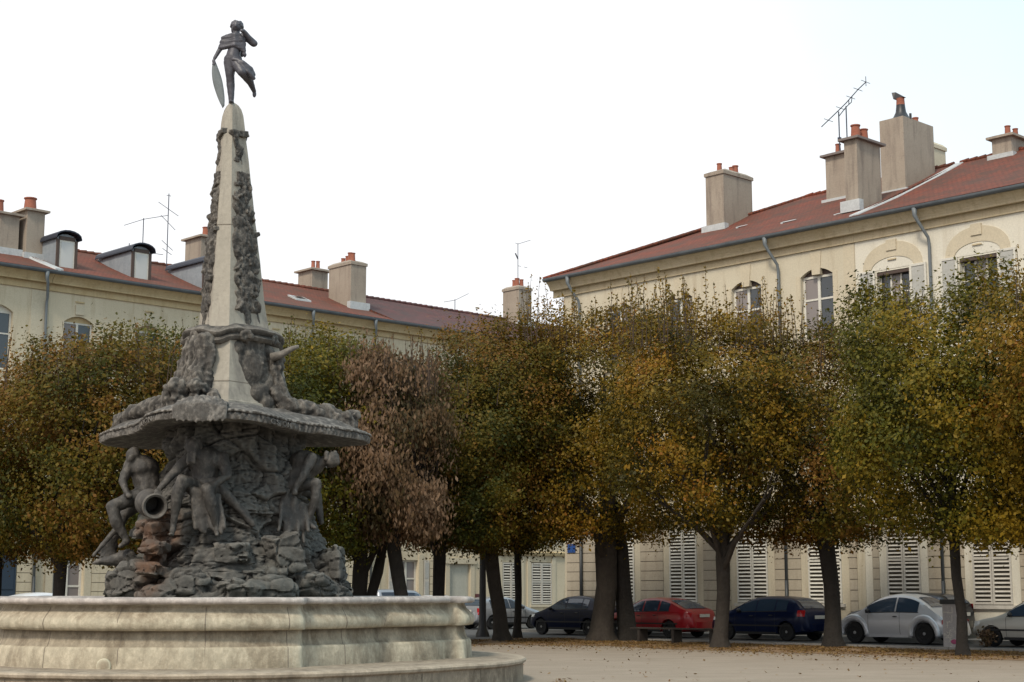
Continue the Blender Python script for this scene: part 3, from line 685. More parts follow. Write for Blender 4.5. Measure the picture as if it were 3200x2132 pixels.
def build_fountain():
    root = empty('fountain', FX, 0, 'grey stone obelisk fountain with a running figure on top, rocky base and cream lobed basin', 'fountain')
    lobes = [rad(20), rad(140), rad(262)]
    def basin_r(a):
        d = min(abs(rel(a, c)) for c in lobes)
        am = .92-.50*max(0, math.cos(rel(a, lobes[0])))**2
        r = 3.98-.10*max(0, math.cos(rel(a, lobes[0]))) + am*max(0, math.cos(min(d*1.5, math.pi/2)))**.9
        t = max(0, min(1, (rad(34)-d)/rad(2.2))); return r + .25*t*t*(3-2*t) - .06
    def step_r(a):
        d = min(abs(rel(a, c)) for c in lobes); return 5.55-.20*max(0, math.cos(rel(a, lobes[0]))) + (.72-.55*max(0, math.cos(rel(a, lobes[0]))))*max(0, math.cos(min(d*1.4, math.pi/2)))
    wob = lambda p, a: p + Vector((p.x, p.y, 0)).normalized()*(.012*noise.noise(p*1.7)+.006*noise.noise(p*6)) + Vector((0,0,.006*noise.noise(p*2.3+Vector((5,5,5)))))
    # step ring in two heights, then moulded basin wall and rounded coping
    st = polar_loft('step', step_r, [(1,.0,-.05),(1,0,.30),(1,.05,.33),(1,.06,.37),(1,.04,.40),(1,-.3,.415),(.2,0,.42)], M['step'], root, 260, disp=wob, angle=40)
    joints = MB()
    for k in range(22):
        a = 2*math.pi*k/22+.05; r = step_r(a); ca, sa = math.cos(a), math.sin(a)
        joints.add([((r+.002)*ca-.008*sa, (r+.002)*sa+.008*ca, 0), ((r+.002)*ca+.008*sa, (r+.002)*sa-.008*ca, 0), ((r+.004)*ca+.008*sa, (r+.004)*sa-.008*ca, .30), ((r+.004)*ca-.008*sa, (r+.004)*sa+.008*ca, .30)], [(0,1,2,3)])
    absorb(st, joints.build('step_joint', M['joint'], root))
    prof = [(1,.10,.40),(1,.10,.43),(1,.075,.70),(1,.055,.74),(1,.01,.75),(1,-.03,.83),(1,-.05,.93),(1,-.055,.985),(1,-.01,1.0),(1,.10,1.005),(1,.13,1.05),(1,.145,1.11),(1,.12,1.18),(1,.055,1.25),(1,-.01,1.31),(1,-.04,1.36),(1,-.05,1.40),(1,-.45,1.40),(1,-.45,.6),(.2,0,.6)]
    wall = polar_loft('basin_wall', basin_r, prof, M['basin'], root, 420, disp=wob, angle=60)
    g = MB()      # block joints
    for k in range(24):
        a = 2*math.pi*k/24+.11; ca, sa = math.cos(a), math.sin(a); pts = [(basin_r(a)+o+.004, z) for _, o, z in prof[:16]]
        v = []
        for r, z in pts: v += [(r*ca-.006*sa, r*sa+.006*ca, z), (r*ca+.006*sa, r*sa-.006*ca, z)]
        g.add(v, [(2*i, 2*i+1, 2*i+3, 2*i+2) for i in range(len(pts)-1)])
    absorb(wall, g.build('basin_joint', M['joint_lt'], root))
    cop = [(1,-.47,1.402),(1,-.02,1.404),(1,.10,1.402),(1,.14,1.43),(1,.145,1.47),(1,.12,1.50),(1,.07,1.515),(1,-.42,1.515),(1,-.47,1.50),(1,-.47,1.402)]
    polar_loft('coping', basin_r, cop, M['coping'], root, 420, cap=False, disp=wob, angle=50)
    polar_loft('water', basin_r, [(1,-.44,1.36),(.2,0,1.362)], M['water'], root, 90)
    MB().xf(Matrix.Identity(4)).obox((basin_r(rad(262))*math.cos(rad(258)), 0, 0), (.001,.001,.001))
    # pipe boss low on the front lobe
    a = rad(259); r = basin_r(a)+.08; mb = MB(); mb.lathe([(.12,0),(.12,.05),(.10,.06),(.02,.062)], 14); Mx = Matrix.Translation((r*math.cos(a), r*math.sin(a), .46)) @ Matrix.Rotation(a, 4, 'Z') @ Matrix.Rotation(rad(90), 4, 'Y')
    mb.xf(Mx).build('outlet_boss', M['basin'], root, True, 40)

    # ---------------- rockwork
    ptab = [(1.2,2.2),(1.5,2.1),(1.85,2.04),(2.2,1.9),(2.5,1.78),(3.0,1.62),(3.6,1.45),(4.1,1.3),(4.45,1.3)]
    nphi, nz = 430, 210; v = []
    for j in range(nz):
        z = 1.1+3.7*j/(nz-1)
        for k in range(nphi):
            a = 2*math.pi*k/nphi; ca, sa = math.cos(a), math.sin(a)
            r0 = lerp_table(ptab, z)
            d = min(abs(rel(a, c)) for c in lobes)
            r0 *= (1+.05*math.cos(d*1.5*2)*(1 if z < 3 else .5))*(1-.12*max(0, -ca)*(z < 2.6))
            tw = .22*math.sin(a*2.0+1.0)            # strata dip
            q = Vector((ca*r0*1.05, sa*r0*1.05, (z+tw*r0*.9)*1.45))
            q += Vector((noise.noise(q*.7), noise.noise(q*.7+Vector((9,0,0))), noise.noise(q*.7+Vector((0,9,0)))))*.45
            ds, ps = noise.voronoi(q)
            cell = noise.cell(ps[0]*7.3)
            crack = min(1, (ds[1]-ds[0])/.16)
            q2 = Vector((ca*r0*1.6, sa*r0*1.6, (z+tw*r0*.6)*6.5)); ds2, ps2 = noise.voronoi(q2)
            amp = .30 if z < 3.0 else .2
            r = r0 + amp*(cell-.5)*(.4+.6*crack) - .10*(1-crack)**2 + .035*noise.cell(ps2[0]*3.1)*(1 if z < 3.2 else .4) - .03*(1-min(1,(ds2[1]-ds2[0])/.1)) + .14*noise.fractal(Vector((ca*4.2, sa*4.2, z*.75)), 1, 2, 3)
            r += .10*noise.fractal(Vector((ca*1.5, sa*1.5, z*1.2)), 1, 2, 4) + .03*noise.noise(Vector((ca*14, sa*14, z*16)))
            if z > 3.2: r += .05*math.sin(a*17+3*math.sin(z*2))*min(1, (z-3.2))   # roots and folds
            v.append(Vector((r*ca, r*sa, z)))
    f = []
    for j in range(nz-1):
        for k in range(nphi): a_ = j*nphi+k; b_ = j*nphi+(k+1) % nphi; f.append((a_, b_, b_+nphi, a_+nphi))
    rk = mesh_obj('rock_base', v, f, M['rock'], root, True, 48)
    # rust-brown water stain under the urn: its own attribute
    me = rk.data; at = me.attributes.new('rust', 'FLOAT', 'POINT'); vals = np.zeros(len(v), dtype=np.float32)
    for i, p in enumerate(v):
        if p.y < 0 and p.z < 3.1:
            w = .44+.25*noise.noise(Vector((p.z*1.3, 0, 0))); cx = -1.03+.10*math.sin(p.z*3)
            t = max(0, 1-abs(p.x-cx)/w)
            if p.z < 1.9: t *= .55
            vals[i] = min(1, t*1.3)*(.62+.75*noise.noise(p*3.5))
    at.data.foreach_set('value', np.clip(vals, 0, 1))
    # fallen blocks round the foot: craggy convex boulders
    bl = MB(); r_ = random.Random(12)
    spots = [(-1.75,-1.35,1.75,.52,.5,.42),(-2.05,-.6,1.6,.4,.5,.3),(-1.85,-.7,2.15,.42,.4,.22),(-.3,-2.0,1.75,.5,.34,.3),(-.9,-1.95,1.5,.5,.3,.25),(.1,-2.1,1.42,.55,.3,.22),(.55,-2.0,1.65,.5,.4,.2),(.7,-1.85,1.42,.62,.4,.16),
             (1.1,-1.6,1.6,.5,.45,.28),(1.75,-1.05,1.7,.52,.45,.27),(2.0,-.6,1.5,.42,.5,.3),(1.95,-.35,2.1,.25,.35,.4),(1.25,-1.45,2.3,.35,.35,.42),(.35,-1.75,2.3,.45,.35,.2),(.85,-1.5,1.95,.5,.4,.14),(-1.0,-1.85,2.35,.3,.3,.2),(-1.05,-1.75,2.75,.33,.3,.17),(-1.0,-1.95,2.0,.35,.3,.14)]
    for (x, y, z, a, b, c) in spots:
      if x < -1.5: x += .28
      (bl.ell if a > .45 else bl.obox)((x, y, z), (a*(.95 if a > .45 else .72), b*(1 if a > .45 else .8), c*(1.05 if a > .45 else .78)), (r_.uniform(-.25,.25), r_.uniform(-.3,.3), math.atan2(y, x)+math.pi/2+r_.uniform(-.3,.3)))
    def bd(p):
        q = Vector((p.x*2.2, p.y*2.2, p.z*5)); ds, ps = noise.voronoi(q)
        return .05*(noise.cell(ps[0]*5)-.3) - .05*(1-min(1,(ds[1]-ds[0])/.12)) + .05*noise.fractal(p*2.2, 1, 2, 4)
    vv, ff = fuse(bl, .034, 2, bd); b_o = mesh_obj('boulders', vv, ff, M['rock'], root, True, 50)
    at = b_o.data.attributes.new('rust', 'FLOAT', 'POINT')
    at.data.foreach_set('value', np.array([max(0, min(1, 1.3*(1-abs(p.x+1.02+.15*noise.noise(p*3))/.40)))*(.8 if p.z > 1.95 else .45)*(.7+.6*noise.noise(p*4)) if p.y < 0 else 0 for p in vv], dtype=np.float32))

    # ---------------- river gods crouching under the ledge
    fd = lambda p: .014*noise.noise(p*7)+.008*noise.noise(p*19)
    def god(prims, name='river_god', vox=.028, it=3):
        mb = MB()
        for q in prims:
            if q[0] == 'c': mb.cap(q[1], q[2], q[3], q[4])
            else: mb.ell(q[1], q[2], q[3] if len(q) > 3 else (0,0,0))
        vv, ff = fuse(mb, vox, it, fd); return mesh_obj(name, vv, ff, M['bronze'], root, True)
    # front figure
    front = [('e',(-.40,-1.66,4.20),(.13,.15,.16)), ('e',(-.40,-1.72,4.08),(.09,.09,.13)), ('c',(-.36,-1.55,4.12),.10,(-.26,-1.45,3.98),.16),
        ('e',(-.22,-1.45,3.95),(.36,.22,.24)), ('c',(-.22,-1.42,3.95),.27,(-.2,-1.40,3.5),.24), ('e',(-.2,-1.42,3.42),(.32,.27,.2)),
        ('c',(-.50,-1.5,4.0),.115,(-.72,-1.66,3.72),.09), ('c',(-.72,-1.66,3.72),.085,(-.93,-1.85,3.42),.055), ('e',(-.96,-1.9,3.36),(.075,.09,.05)),
        ('c',(.10,-1.45,4.0),.115,(.22,-1.62,3.66),.09), ('c',(.22,-1.62,3.66),.08,(.02,-1.9,3.48),.055),
        ('c',(-.34,-1.45,3.42),.17,(-.50,-2.02,3.55),.115), ('c',(-.50,-2.02,3.55),.11,(-.58,-2.02,3.30),.115), ('c',(-.58,-2.02,3.30),.115,(-.64,-1.98,2.78),.06), ('c',(-.64,-1.98,2.72),.06,(-.62,-2.16,2.62),.045), ('e',(-.62,-2.2,2.60),(.06,.1,.04)),
        ('c',(-.05,-1.45,3.40),.17,(-.06,-2.0,3.40),.12), ('c',(-.06,-2.0,3.40),.115,(.02,-1.98,3.12),.11), ('c',(.02,-1.98,3.12),.11,(.10,-1.88,2.72),.06), ('c',(.1,-1.88,2.68),.055,(.14,-2.05,2.6),.04)]
    for i in range(5): front.append(('c', (-.98+.03*i, -1.93, 3.36), .022, (-1.02+.035*i, -2.02, 3.28-.006*i), .016))
    g1 = god(front)
    hair = MB(); 
    for i in range(26):
        a = i*2.4; hair.ell((-.40+.11*math.cos(a), -1.60+.09*math.sin(a)-.02, 4.24+.07*math.sin(i*1.7)), (.05,.05,.06))
    for i in range(12): hair.ell((-.40+.06*math.sin(i*2.1), -1.80, 4.05-.014*i), (.035,.03,.05))
    vv, ff = fuse(hair, .022, 1, fd); mesh_obj('hair', vv, ff, M['bronze'], g1, True)
    # drapery over his knees and rock
    dr = MB()
    for i in range(7): dr.cap((-.34+.07*i, -1.85+.02*i, 3.40-.02*i), .07, (-.26+.085*i+.03*(i%2), -1.9, 2.72-.04*(i%3)), .045)
    for i in range(5): dr.cap((-.2+.06*i, -1.6, 3.55), .09, (.55+.03*i, -1.45, 3.0-.05*i), .06)
    vv, ff = fuse(dr, .028, 2, fd); mesh_obj('drapery', vv, ff, M['bronze'], g1, True)
    # right figure in profile, leaning out under the ledge
    right = [('e',(1.98,-.55,4.04),(.15,.13,.16),(0,.5,0)), ('e',(2.08,-.57,3.98),(.06,.05,.05)), ('c',(1.86,-.5,4.0),.09,(1.66,-.45,3.98),.15), ('e',(1.50,-.45,3.98),(.34,.3,.24),(0,.25,0)),
        ('c',(1.5,-.45,3.95),.26,(1.22,-.5,3.55),.24), ('e',(1.14,-.5,3.48),(.3,.3,.22)), ('c',(1.62,-.75,4.05),.11,(1.5,-.95,3.72),.085), ('c',(1.5,-.95,3.72),.08,(1.36,-.98,3.45),.055), ('e',(1.36,-1.0,3.4),(.06,.06,.07)),
        ('c',(1.2,-.62,3.55),.17,(1.72,-.78,3.58),.105), ('c',(1.72,-.78,3.58),.10,(1.72,-.8,3.3),.10), ('c',(1.72,-.8,3.3),.095,(1.58,-.78,2.86),.055), ('c',(1.58,-.78,2.84),.055,(1.72,-.84,2.76),.04),
        ('c',(1.2,-.35,3.55),.17,(1.66,-.2,3.40),.10), ('c',(1.66,-.2,3.40),.1,(1.75,-.15,2.9),.06)]
    g2 = god(right)
    dr = MB()
    for i in range(7): dr.cap((1.12+.07*i, -.75-.06*(i%2), 3.45-.05*i), .06, (1.10+.085*i, -1.12+.10*(i%2)+.03*i, 2.70-.10*(i%3)), .035)
    vv, ff = fuse(dr, .03, 2, fd); mesh_obj('drapery', vv, ff, M['bronze'], g2, True)
    hr = MB()
    for i in range(18): hr.ell((1.93+.1*math.cos(i*2.1), -.55+.1*math.sin(i*2.1), 4.10+.05*math.sin(i*1.3)), (.055,.055,.06))
    vv, ff = fuse(hr, .024, 1, fd); mesh_obj('hair', vv, ff, M['bronze'], g2, True)
    # left figure, knee thrust outwards
    left = [('e',(-1.72,-.6,4.12),(.14,.13,.16)), ('e',(-1.74,-.71,4.06),(.06,.06,.08)), ('c',(-1.66,-.5,4.08),.10,(-1.55,-.45,3.95),.16), ('e',(-1.55,-.45,3.88),(.30,.32,.25)), ('c',(-1.55,-.45,3.85),.26,(-1.42,-.5,3.42),.24),
        ('c',(-1.78,-.62,3.95),.11,(-1.86,-.75,3.62),.085), ('c',(-1.86,-.75,3.62),.08,(-1.72,-.95,3.38),.055), ('e',(-1.68,-1.0,3.35),(.07,.06,.06)),
        ('c',(-1.48,-.62,3.40),.18,(-2.00,-.95,3.14),.11), ('c',(-2.00,-.95,3.14),.11,(-1.90,-.98,2.88),.12), ('c',(-1.90,-.98,2.88),.12,(-1.70,-.95,2.52),.06), ('c',(-1.70,-.95,2.5),.055,(-1.78,-1.12,2.42),.04),
        ('c',(-1.5,-.4,3.35),.16,(-1.9,-.45,3.0),.1), ('c',(-1.9,-.45,3.0),.1,(-2.0,-.55,2.6),.07), ('c',(-2.0,-.6,2.72),.07,(-2.34,-.78,2.26),.035)]
    g3 = god(left)
    fn = MB()
    for i in range(6): fn.cap((-1.98-.0*i, -.62+.02*i, 2.65-.05*i), .03, (-2.38+.07*i, -.8, 2.24-.03*i), .018)
    fn.cap((-1.7,-.85,2.22), .16, (-2.28,-.95,2.12), .04)
    vv, ff = fuse(fn, .026, 2, fd); mesh_obj('fish_tail', vv, ff, M['bronze'], g3, True)
    # urn lying on its side, mouth towards the viewer
    pr = [(.02,-.45),(.12,-.43),(.25,-.33),(.30,-.15),(.29,.08),(.23,.22),(.215,.27),(.24,.31),(.27,.33),(.275,.37),(.25,.385),(.20,.36),(.185,.2),(.17,-.1),(.02,-.12)]
    mb = MB().lathe([(a*.84, b) for a, b in pr], 26); ax = Vector((.42,-.88,-.18)).normalized(); q = Vector((0,0,1)).rotation_difference(ax)
    mb.xf(Matrix.Translation((-1.12,-1.70,3.16)) @ q.to_matrix().to_4x4()).build('urn', M['bronze'], root, True, 50)

    # ---------------- ledge
    cor = [(rad(18),2.66),(rad(153),2.84),(rad(268),2.78)]
    def led(a):
        best = 0
        for c, r in cor:
            d = abs(rel(a, c)); best = max(best, 1.88+(r-1.88)*max(0, math.cos(min(math.pi/2, d*1.52)))**2.0)
        return best+.03*math.sin(a*9)
    def ldisp(p, a):
        r = math.hypot(p.x, p.y); e = r/led(a)
        n_ = .02*noise.noise(p*3)+.012*noise.noise(p*11)
        if e > .93 and 4.40 < p.z < 4.66: n_ += .014*math.copysign(1, noise.noise(Vector((a*42, math.floor(p.z*9), 0))))
        drop = -.09*max(0, (r-2.0)) + (.16 if p.z > 4.3 else 0)*max(0, math.cos(rel(a, cor[2][0])*1.5))*max(0, r-1.4)/1.3*(abs(rel(a, cor[2][0])) < 1.05)
        return p + Vector((p.x, p.y, 0)).normalized()*n_ + Vector((0,0,drop+.015*noise.noise(p*4+Vector((3,1,2)))))
    pr = [(.30,0,4.80),(.55,0,4.66),(.80,0,4.50),(.90,0,4.50),(.955,0,4.485),(.965,0,4.49),(.985,0,4.50),(.992,0,4.54),(.992,0,4.58),(.985,0,4.62),(1,0,4.635),(1.0,0,4.665),(.975,0,4.69),(.94,0,4.71),(.90,0,4.76),(.84,0,4.82),(.74,0,4.88),(.60,0,4.94),(.55,0,5.0),(.3,0,5.02)]
    polar_loft('ledge', led, pr, M['grystone'], root, 520, disp=ldisp, angle=50)
    # carved frieze lettering on the two visible edges (weathered)
    def lettering(text, a0, a1):
        p0 = Vector((math.cos(a0), math.sin(a0), 0))*(led(a0)+.0); p1 = Vector((math.cos(a1), math.sin(a1), 0))*(led(a1)+.0)
        cu = bpy.data.curves.new('inscription', 'FONT'); cu.body = text; cu.size = .2; cu.extrude = .012; cu.align_x = 'CENTER'; cu.space_character = 1.2
        o = bpy.data.objects.new('tmp', cu); C.objects.link(o); bpy.context.view_layer.update()
        e = o.evaluated_get(bpy.context.evaluated_depsgraph_get()); m2 = e.to_mesh(); d = (p1-p0).normalized(); mid = (p0+p1)/2
        v = []; L = (p1-p0).length
        for q in m2.vertices:
            t = .5+q.co.x/L; a = a0+(a1-a0)*t; rr = led(a)*.99+.012; out = Vector((math.cos(a), math.sin(a), 0))
            drop = -.09*max(0, rr-2.0)+.16*max(0, math.cos(rel(a, cor[2][0])*1.5))*max(0, rr-1.4)/1.3; v.append(out*(rr+.02+q.co.z)+Vector((0,0,4.505+q.co.y*.62+drop)))
        f = [tuple(p.vertices) for p in m2.polygons]; e.to_mesh_clear(); bpy.data.objects.remove(o)
        mesh_obj('inscription', v, f, M['grystone'], root)
    lettering('IVADION', rad(222), rad(252)); lettering('CS ON', rad(290), rad(318))
    # fringe of drapery hanging over the near corner
    fr = MB()
    for i in range(23):
        a = rad(258.5+.86*i); r = led(a); ca, sa = math.cos(a), math.sin(a); k = 1-((i-11)/12)**2; j = .02*math.sin(i*2.3)
        fr.cap((ca*(r-.6), sa*(r-.6), 4.84+.08*k), .05, (ca*(r-.12), sa*(r-.12), 4.84+.12*k+j), .034)
        fr.cap((ca*(r-.12), sa*(r-.12), 4.84+.12*k+j), .034, (ca*(r+.02), sa*(r+.02), 4.76+.08*k), .030)
        fr.cap((ca*(r+.02), sa*(r+.02), 4.76+.08*k), .030, (ca*(r+.05), sa*(r+.05), 4.58-.05*k+j), .020)
    vv, ff = fuse(fr, .022, 1, fd); mesh_obj('hanging_fringe', vv, ff, M['grystone'], root, True)

    # ---------------- pedestal and obelisk
    oa = [rad(264), rad(24), rad(144)]; AX0 = Vector((-.08, 0, 0))
    def hexa(R_, dl, z, lean=0):
        v = []
        for c in sorted(oa):
            for s in (-1, 1): a = c+s*rad(dl); v.append(Vector((R_*math.cos(a), R_*math.sin(a), z))+AX0+Vector((lean,0,0)))
        return v
    def stack(name, rings, m, angle=30, sub=6):
        v = []; f = []
        rows = []
        for hx in rings:
            row = []
            for i in range(6):
                a, b = hx[i], hx[(i+1) % 6]
                for s in range(sub): row.append(a.lerp(b, s/sub))
            rows.append(row)
        n = 6*sub
        for row in rows: v += [p+Vector((p.x,p.y,0)).normalized()*.008*noise.noise(p*3) for p in row]
        for i in range(len(rows)-1):
            for k in range(n): a = i*n+k; b = i*n+(k+1) % n; f.append((a, b, b+n, a+n))
        f.append(tuple(range(n))[::-1]); f.append(tuple((len(rows)-1)*n+k for k in range(n)))
        return mesh_obj(name, v, f, m, root, True, angle)
    rings = [hexa(1.32,16,4.93), hexa(1.30,16,5.08), hexa(1.22,16,5.1)]+[hexa(1.22-.30*(t/10)**.8,16,5.1+1.22*t/10) for t in range(1,11)]
    stack('pedestal', rings, M['obelisk'])
    obr = lambda z: .725+(.235-.725)*(z-6.45)/(10.75-6.45)
    rings = [hexa(.80,15,6.42), hexa(.77,15,6.5)]+[hexa(obr(z)*(1+.05*max(0,1-(z-6.5)/.6)),14+3*(z-6.5)/4,z,-.02*(z-6.5)) for z in np.linspace(6.55,10.72,22)]+[hexa(.235*math.cos(t)+.0,17,10.72+.40*math.sin(t),-.085) for t in (.35,.7,1.0,1.25,1.4)]
    ob = stack('obelisk', rings, M['obelisk'])
    g = MB()
    for zc in (5.45,8.55): 
        R1 = (obr(zc) if zc > 6.4 else 1.12)+.004; hx = hexa(R1,15.5,zc,-.02*max(0,zc-6.5)); hy = [p+Vector((0,0,.012)) for p in hx]
        g.add(hx+hy, [(i,(i+1)%6,(i+1)%6+6,i+6) for i in range(6)])
    absorb(ob, g.build('course_joint', M['joint_lt'], root))
    # curling cornice between pedestal and obelisk
    def crad(a): return .90+.14*max(0, math.cos(3*rel(a, oa[0])))
    polar = [(1,-.15,6.22),(1,-.04,6.24),(1,.0,6.30),(1,-.05,6.36),(1,.0,6.40),(1,.02,6.45),(1,-.03,6.50),(1,-.14,6.54),(1,-.2,6.56)]
    co = polar_loft('cornice', crad, polar, M['trophy'], root, 160, disp=lambda p, a: p+AX0+Vector((0,0,-.10*max(0, math.cos(3*rel(a, oa[0])))**3+.03+.02*noise.noise(p*5))), angle=50)
    for c in (rad(204), rad(324), rad(84)):
        for s in (-1, 1):
            sc = MB()
            a = c+s*rad(26)+rad(0); p = Vector((.88*math.cos(a), .88*math.sin(a), 6.36))+AX0
            for t in range(9):
                th = t*.75; rr = .11-.010*t; o1 = p+Vector((-math.sin(a)*rr*math.cos(th), math.cos(a)*rr*math.cos(th), rr*math.sin(th)-.02)); sc.ell(o1, (.065-.003*t,)*3)
            vv, ff = fuse(sc, .025, 2, fd); mesh_obj('scroll', vv, ff, M['trophy'], co, True)

    # ---------------- trophies of arms down the faces of the obelisk
    def face_frame(c, z, base=False):
        """outward direction, tangent, and centre of the flat face whose normal azimuth is c"""
        n_ = Vector((math.cos(c), math.sin(c), 0)); t_ = Vector((-math.sin(c), math.cos(c), 0)); dl = 15
        R_ = obr(z) if not base else 1.22-.30*min(1,max(0,(z-5.1)/1.22))**.8
        return n_, t_, AX0+Vector((-.02*max(0,z-6.5),0,0))+n_*(R_*math.cos(rad(60-dl)))
    def place(mb, c, z, x, kind, a, b, rot=0, d=.05, base=False):
        n_, t_, p = face_frame(c, z, base); p = p+t_*x+Vector((0,0,z)); Mx = Matrix((t_, Vector((0,0,1)), n_)).transposed().to_4x4(); Mx.translation = p
        Rz = Matrix.Rotation(rot, 4, 'Z'); s = MB()
        if kind == 'e': s.ell((0,0,0), (a, b, d))
        elif kind == 'b': s.obox((0,0,0), (a, b, d))
        elif kind == 'c': s.cap((0,-b,0), a, (0,b,0), a*.6)
        s.xf(Mx @ Rz); mb.add(s.v, s.f)
    tr_disp = lambda p: .022*noise.fractal(p*9, 1, 2, 3) - .012*(1 if noise.voronoi(p*9)[0][0] < .12 else 0)
    rr = random.Random(5)
    for ci, c in enumerate((rad(324), rad(204), rad(84))):
        mb = MB(); S = 1
        P = lambda z, x, k, a, b, rot=0, d=.06: place(mb, c, z, x*1.35, k, a*(1.5 if k != 'c' else 1), b*1.08, rot, d*.8)
        P(10.45,.0,'b',.14,.055,.15,.09); P(10.3,-.08,'b',.045,.2,.35,.06); P(10.05,-.02,'e',.07,.17,-.3,.06); P(9.9,-.08,'e',.06,.06,0,.06)
        P(9.8,.02,'c',.02,.35,0); P(9.55,.02,'b',.10,.11,0,.07); P(9.42,.0,'b',.13,.03,.1,.09); P(9.22,.05,'e',.13,.12,0,.09)
        P(8.95,-.05,'e',.15,.2,.3,.08); P(8.75,.07,'e',.13,.18,-.2,.08); P(8.62,-.1,'e',.12,.14,0,.1)
        P(8.2,0,'e',.235,.36,0,.09); P(8.2,0,'e',.17,.28,0,.12); P(8.45,.16,'b',.1,.04,.2,.09)
        P(7.85,.14,'e',.13,.16,.3,.09); P(7.75,-.02,'e',.17,.2,.2,.09); P(7.55,.12,'b',.13,.05,-.25,.1); P(7.45,-.02,'e',.13,.17,0,.1); P(7.35,.15,'e',.09,.12,0,.08)
        P(7.2,-.05,'b',.10,.14,.1,.08); P(7.02,.05,'b',.13,.1,-.1,.07); P(6.95,-.13,'e',.08,.13,.2,.06)
        P(6.95,.16,'c',.035,.38,.28); P(6.95,-.02,'b',.055,.26,0,.06); P(6.68,-.02,'e',.04,.12,0,.05)
        if ci == 1:
            for i in range(4): P(7.1-.04*i,-.12+.07*i,'c',.028,.42,-.12)
        for i in range(90):
            z = 6.95+2.6*rr.random(); P(z, rr.uniform(-.17,.17)*(1.25-.16*(z-7)), 'e', rr.uniform(.02,.06), rr.uniform(.05,.14), rr.uniform(-1.3,1.3), rr.uniform(.06,.15))
        vv, ff = fuse(mb, .016, 1, tr_disp); mesh_obj('trophy_relief', vv, ff, M['trophy'], root, True)
    # escutcheon on the right face of the pedestal and an urn-like mass on the others
    for c in (rad(318), rad(84)):
        mb = MB(); P = lambda z, x, k, a, b, rot=0, d=.08: place(mb, c, z, x, k, a, b, rot, d, True)
        P(5.72,0,'e',.36,.50,0,.13); P(5.74,.0,'e',.24,.34,0,.2); P(5.85,.05,'e',.09,.09,0,.25); P(6.12,-.36,'e',.17,.14,.4,.12); P(6.12,.36,'e',.17,.14,-.4,.14); P(5.75,-.40,'c',.07,.33,-.25); P(5.75,.42,'c',.08,.33,.25)
        P(5.3,.08,'e',.26,.2,.2,.14); P(5.12,.2,'e',.18,.16,.3,.15); P(6.2,0,'b',.2,.08,0,.12); P(5.45,.3,'e',.16,.3,.1,.14); P(6.05,.55,'c',.05,.2,-1.1,.08)
        vv, ff = fuse(mb, .024, 2, lambda p: .02*noise.noise(p*6)+.01*noise.noise(p*17)); mesh_obj('escutcheon', vv, ff, M['trophy'], root, True)
    hn = MB().tube([(.78,-.35,6.0),(.98,-.4,6.05),(1.18,-.42,6.16),(1.3,-.42,6.2)], [.09,.07,.05,.03], 10); hn.build('horn', M['trophy'], root, True)
    # hollow tree-like hides clinging to the left of the pedestal, with arms lying along the ledge
    def hide(pts, extra, name):
        mb = MB()
        for p0, r0, p1, r1 in pts: mb.cap(p0, r0, p1, r1, 14)
        for p, r in extra: mb.ell(p, r)
        def dd(p):
            return .06*noise.fractal(p*3.5, 1, 2, 4) + .05*noise.noise(Vector((math.atan2(p.y, p.x)*20, math.hypot(p.x,p.y)*2, p.z*1.0))) + .02*noise.noise(p*14)
        vv, ff = fuse(mb, .032, 1, dd); return mesh_obj(name, vv, ff, M['trophy'], root, True)
    L = []
    for i, (x, y) in enumerate(((-.82,-.25),(-.74,-.55),(-.56,-.82),(-.40,-.98))):
        L += [((x+.05,y+.05,6.22),.12+.02*i,(x,y,5.75),.20), ((x,y,5.75),.20,(x-.03,y-.06,5.35),.24), ((x-.03,y-.06,5.35),.24,(x-.14+.05*i,y-.14,4.98),.24)]
    L += [((-.95,-.5,5.15),.22,(-1.25,-.45,5.0),.2), ((-1.2,-.5,5.05),.2,(-1.75,-.15,4.96),.16),((-1.75,-.15,4.96),.17,(-2.15,.15,4.86),.15),((-2.1,.1,4.86),.13,(-2.35,.3,4.72),.06)]
    rr = random.Random(9); ex = [((-1.0+.95*rr.random(), -1.02-.35*rr.random(), 4.93+.42*rr.random()), (.07+.07*rr.random(),)*3) for _ in range(60)]
    ex += [((-1.9+.3*rr.random(), -.1+.2*rr.random(), 4.9+.14*rr.random()), (.12,.1,.09)) for _ in range(8)]
    hide(L, ex, 'lion_skin')
    L = [((.86,-.3,5.35),.17,(1.15,-.28,5.08),.18),((1.1,-.25,5.1),.19,(1.72,-.02,4.93),.19),((1.72,-.02,4.93),.20,(2.05,.15,4.83),.2),((.85,-.2,6.0),.12,(.88,-.3,5.3),.16)]
    ex = [((2.05+.28*rr.random(), .05+.3*rr.random(), 4.72+.26*rr.random()), (.06+.06*rr.random(),)*3) for _ in range(26)]
    hide(L, ex, 'lion_skin')
    L = [((.2,1.0,6.0),.16,(.3,1.25,5.1),.25),((-.2,1.0,6.0),.16,(-.4,1.2,5.1),.25)]
    hide(L, [], 'lion_skin')

    # ---------------- running winged figure with trumpet on top
    T = Vector((-.19, 0, 11.08))
    mb = MB(); c_ = lambda a, ra, b, rb: mb.cap(Vector(a)+T, ra, Vector(b)+T, rb, 14)
    c_((.0,0,.02),.045,(.0,.0,.13),.05); c_((.0,.0,.1),.05,(-.02,.01,.42),.075); c_((-.02,.01,.42),.072,(-.03,-.02,.60),.078); c_((-.03,-.02,.60),.08,(-.04,0,.86),.115)   # standing leg
    mb.ell(Vector((.02,-.08,.02))+T, (.045,.11,.035))
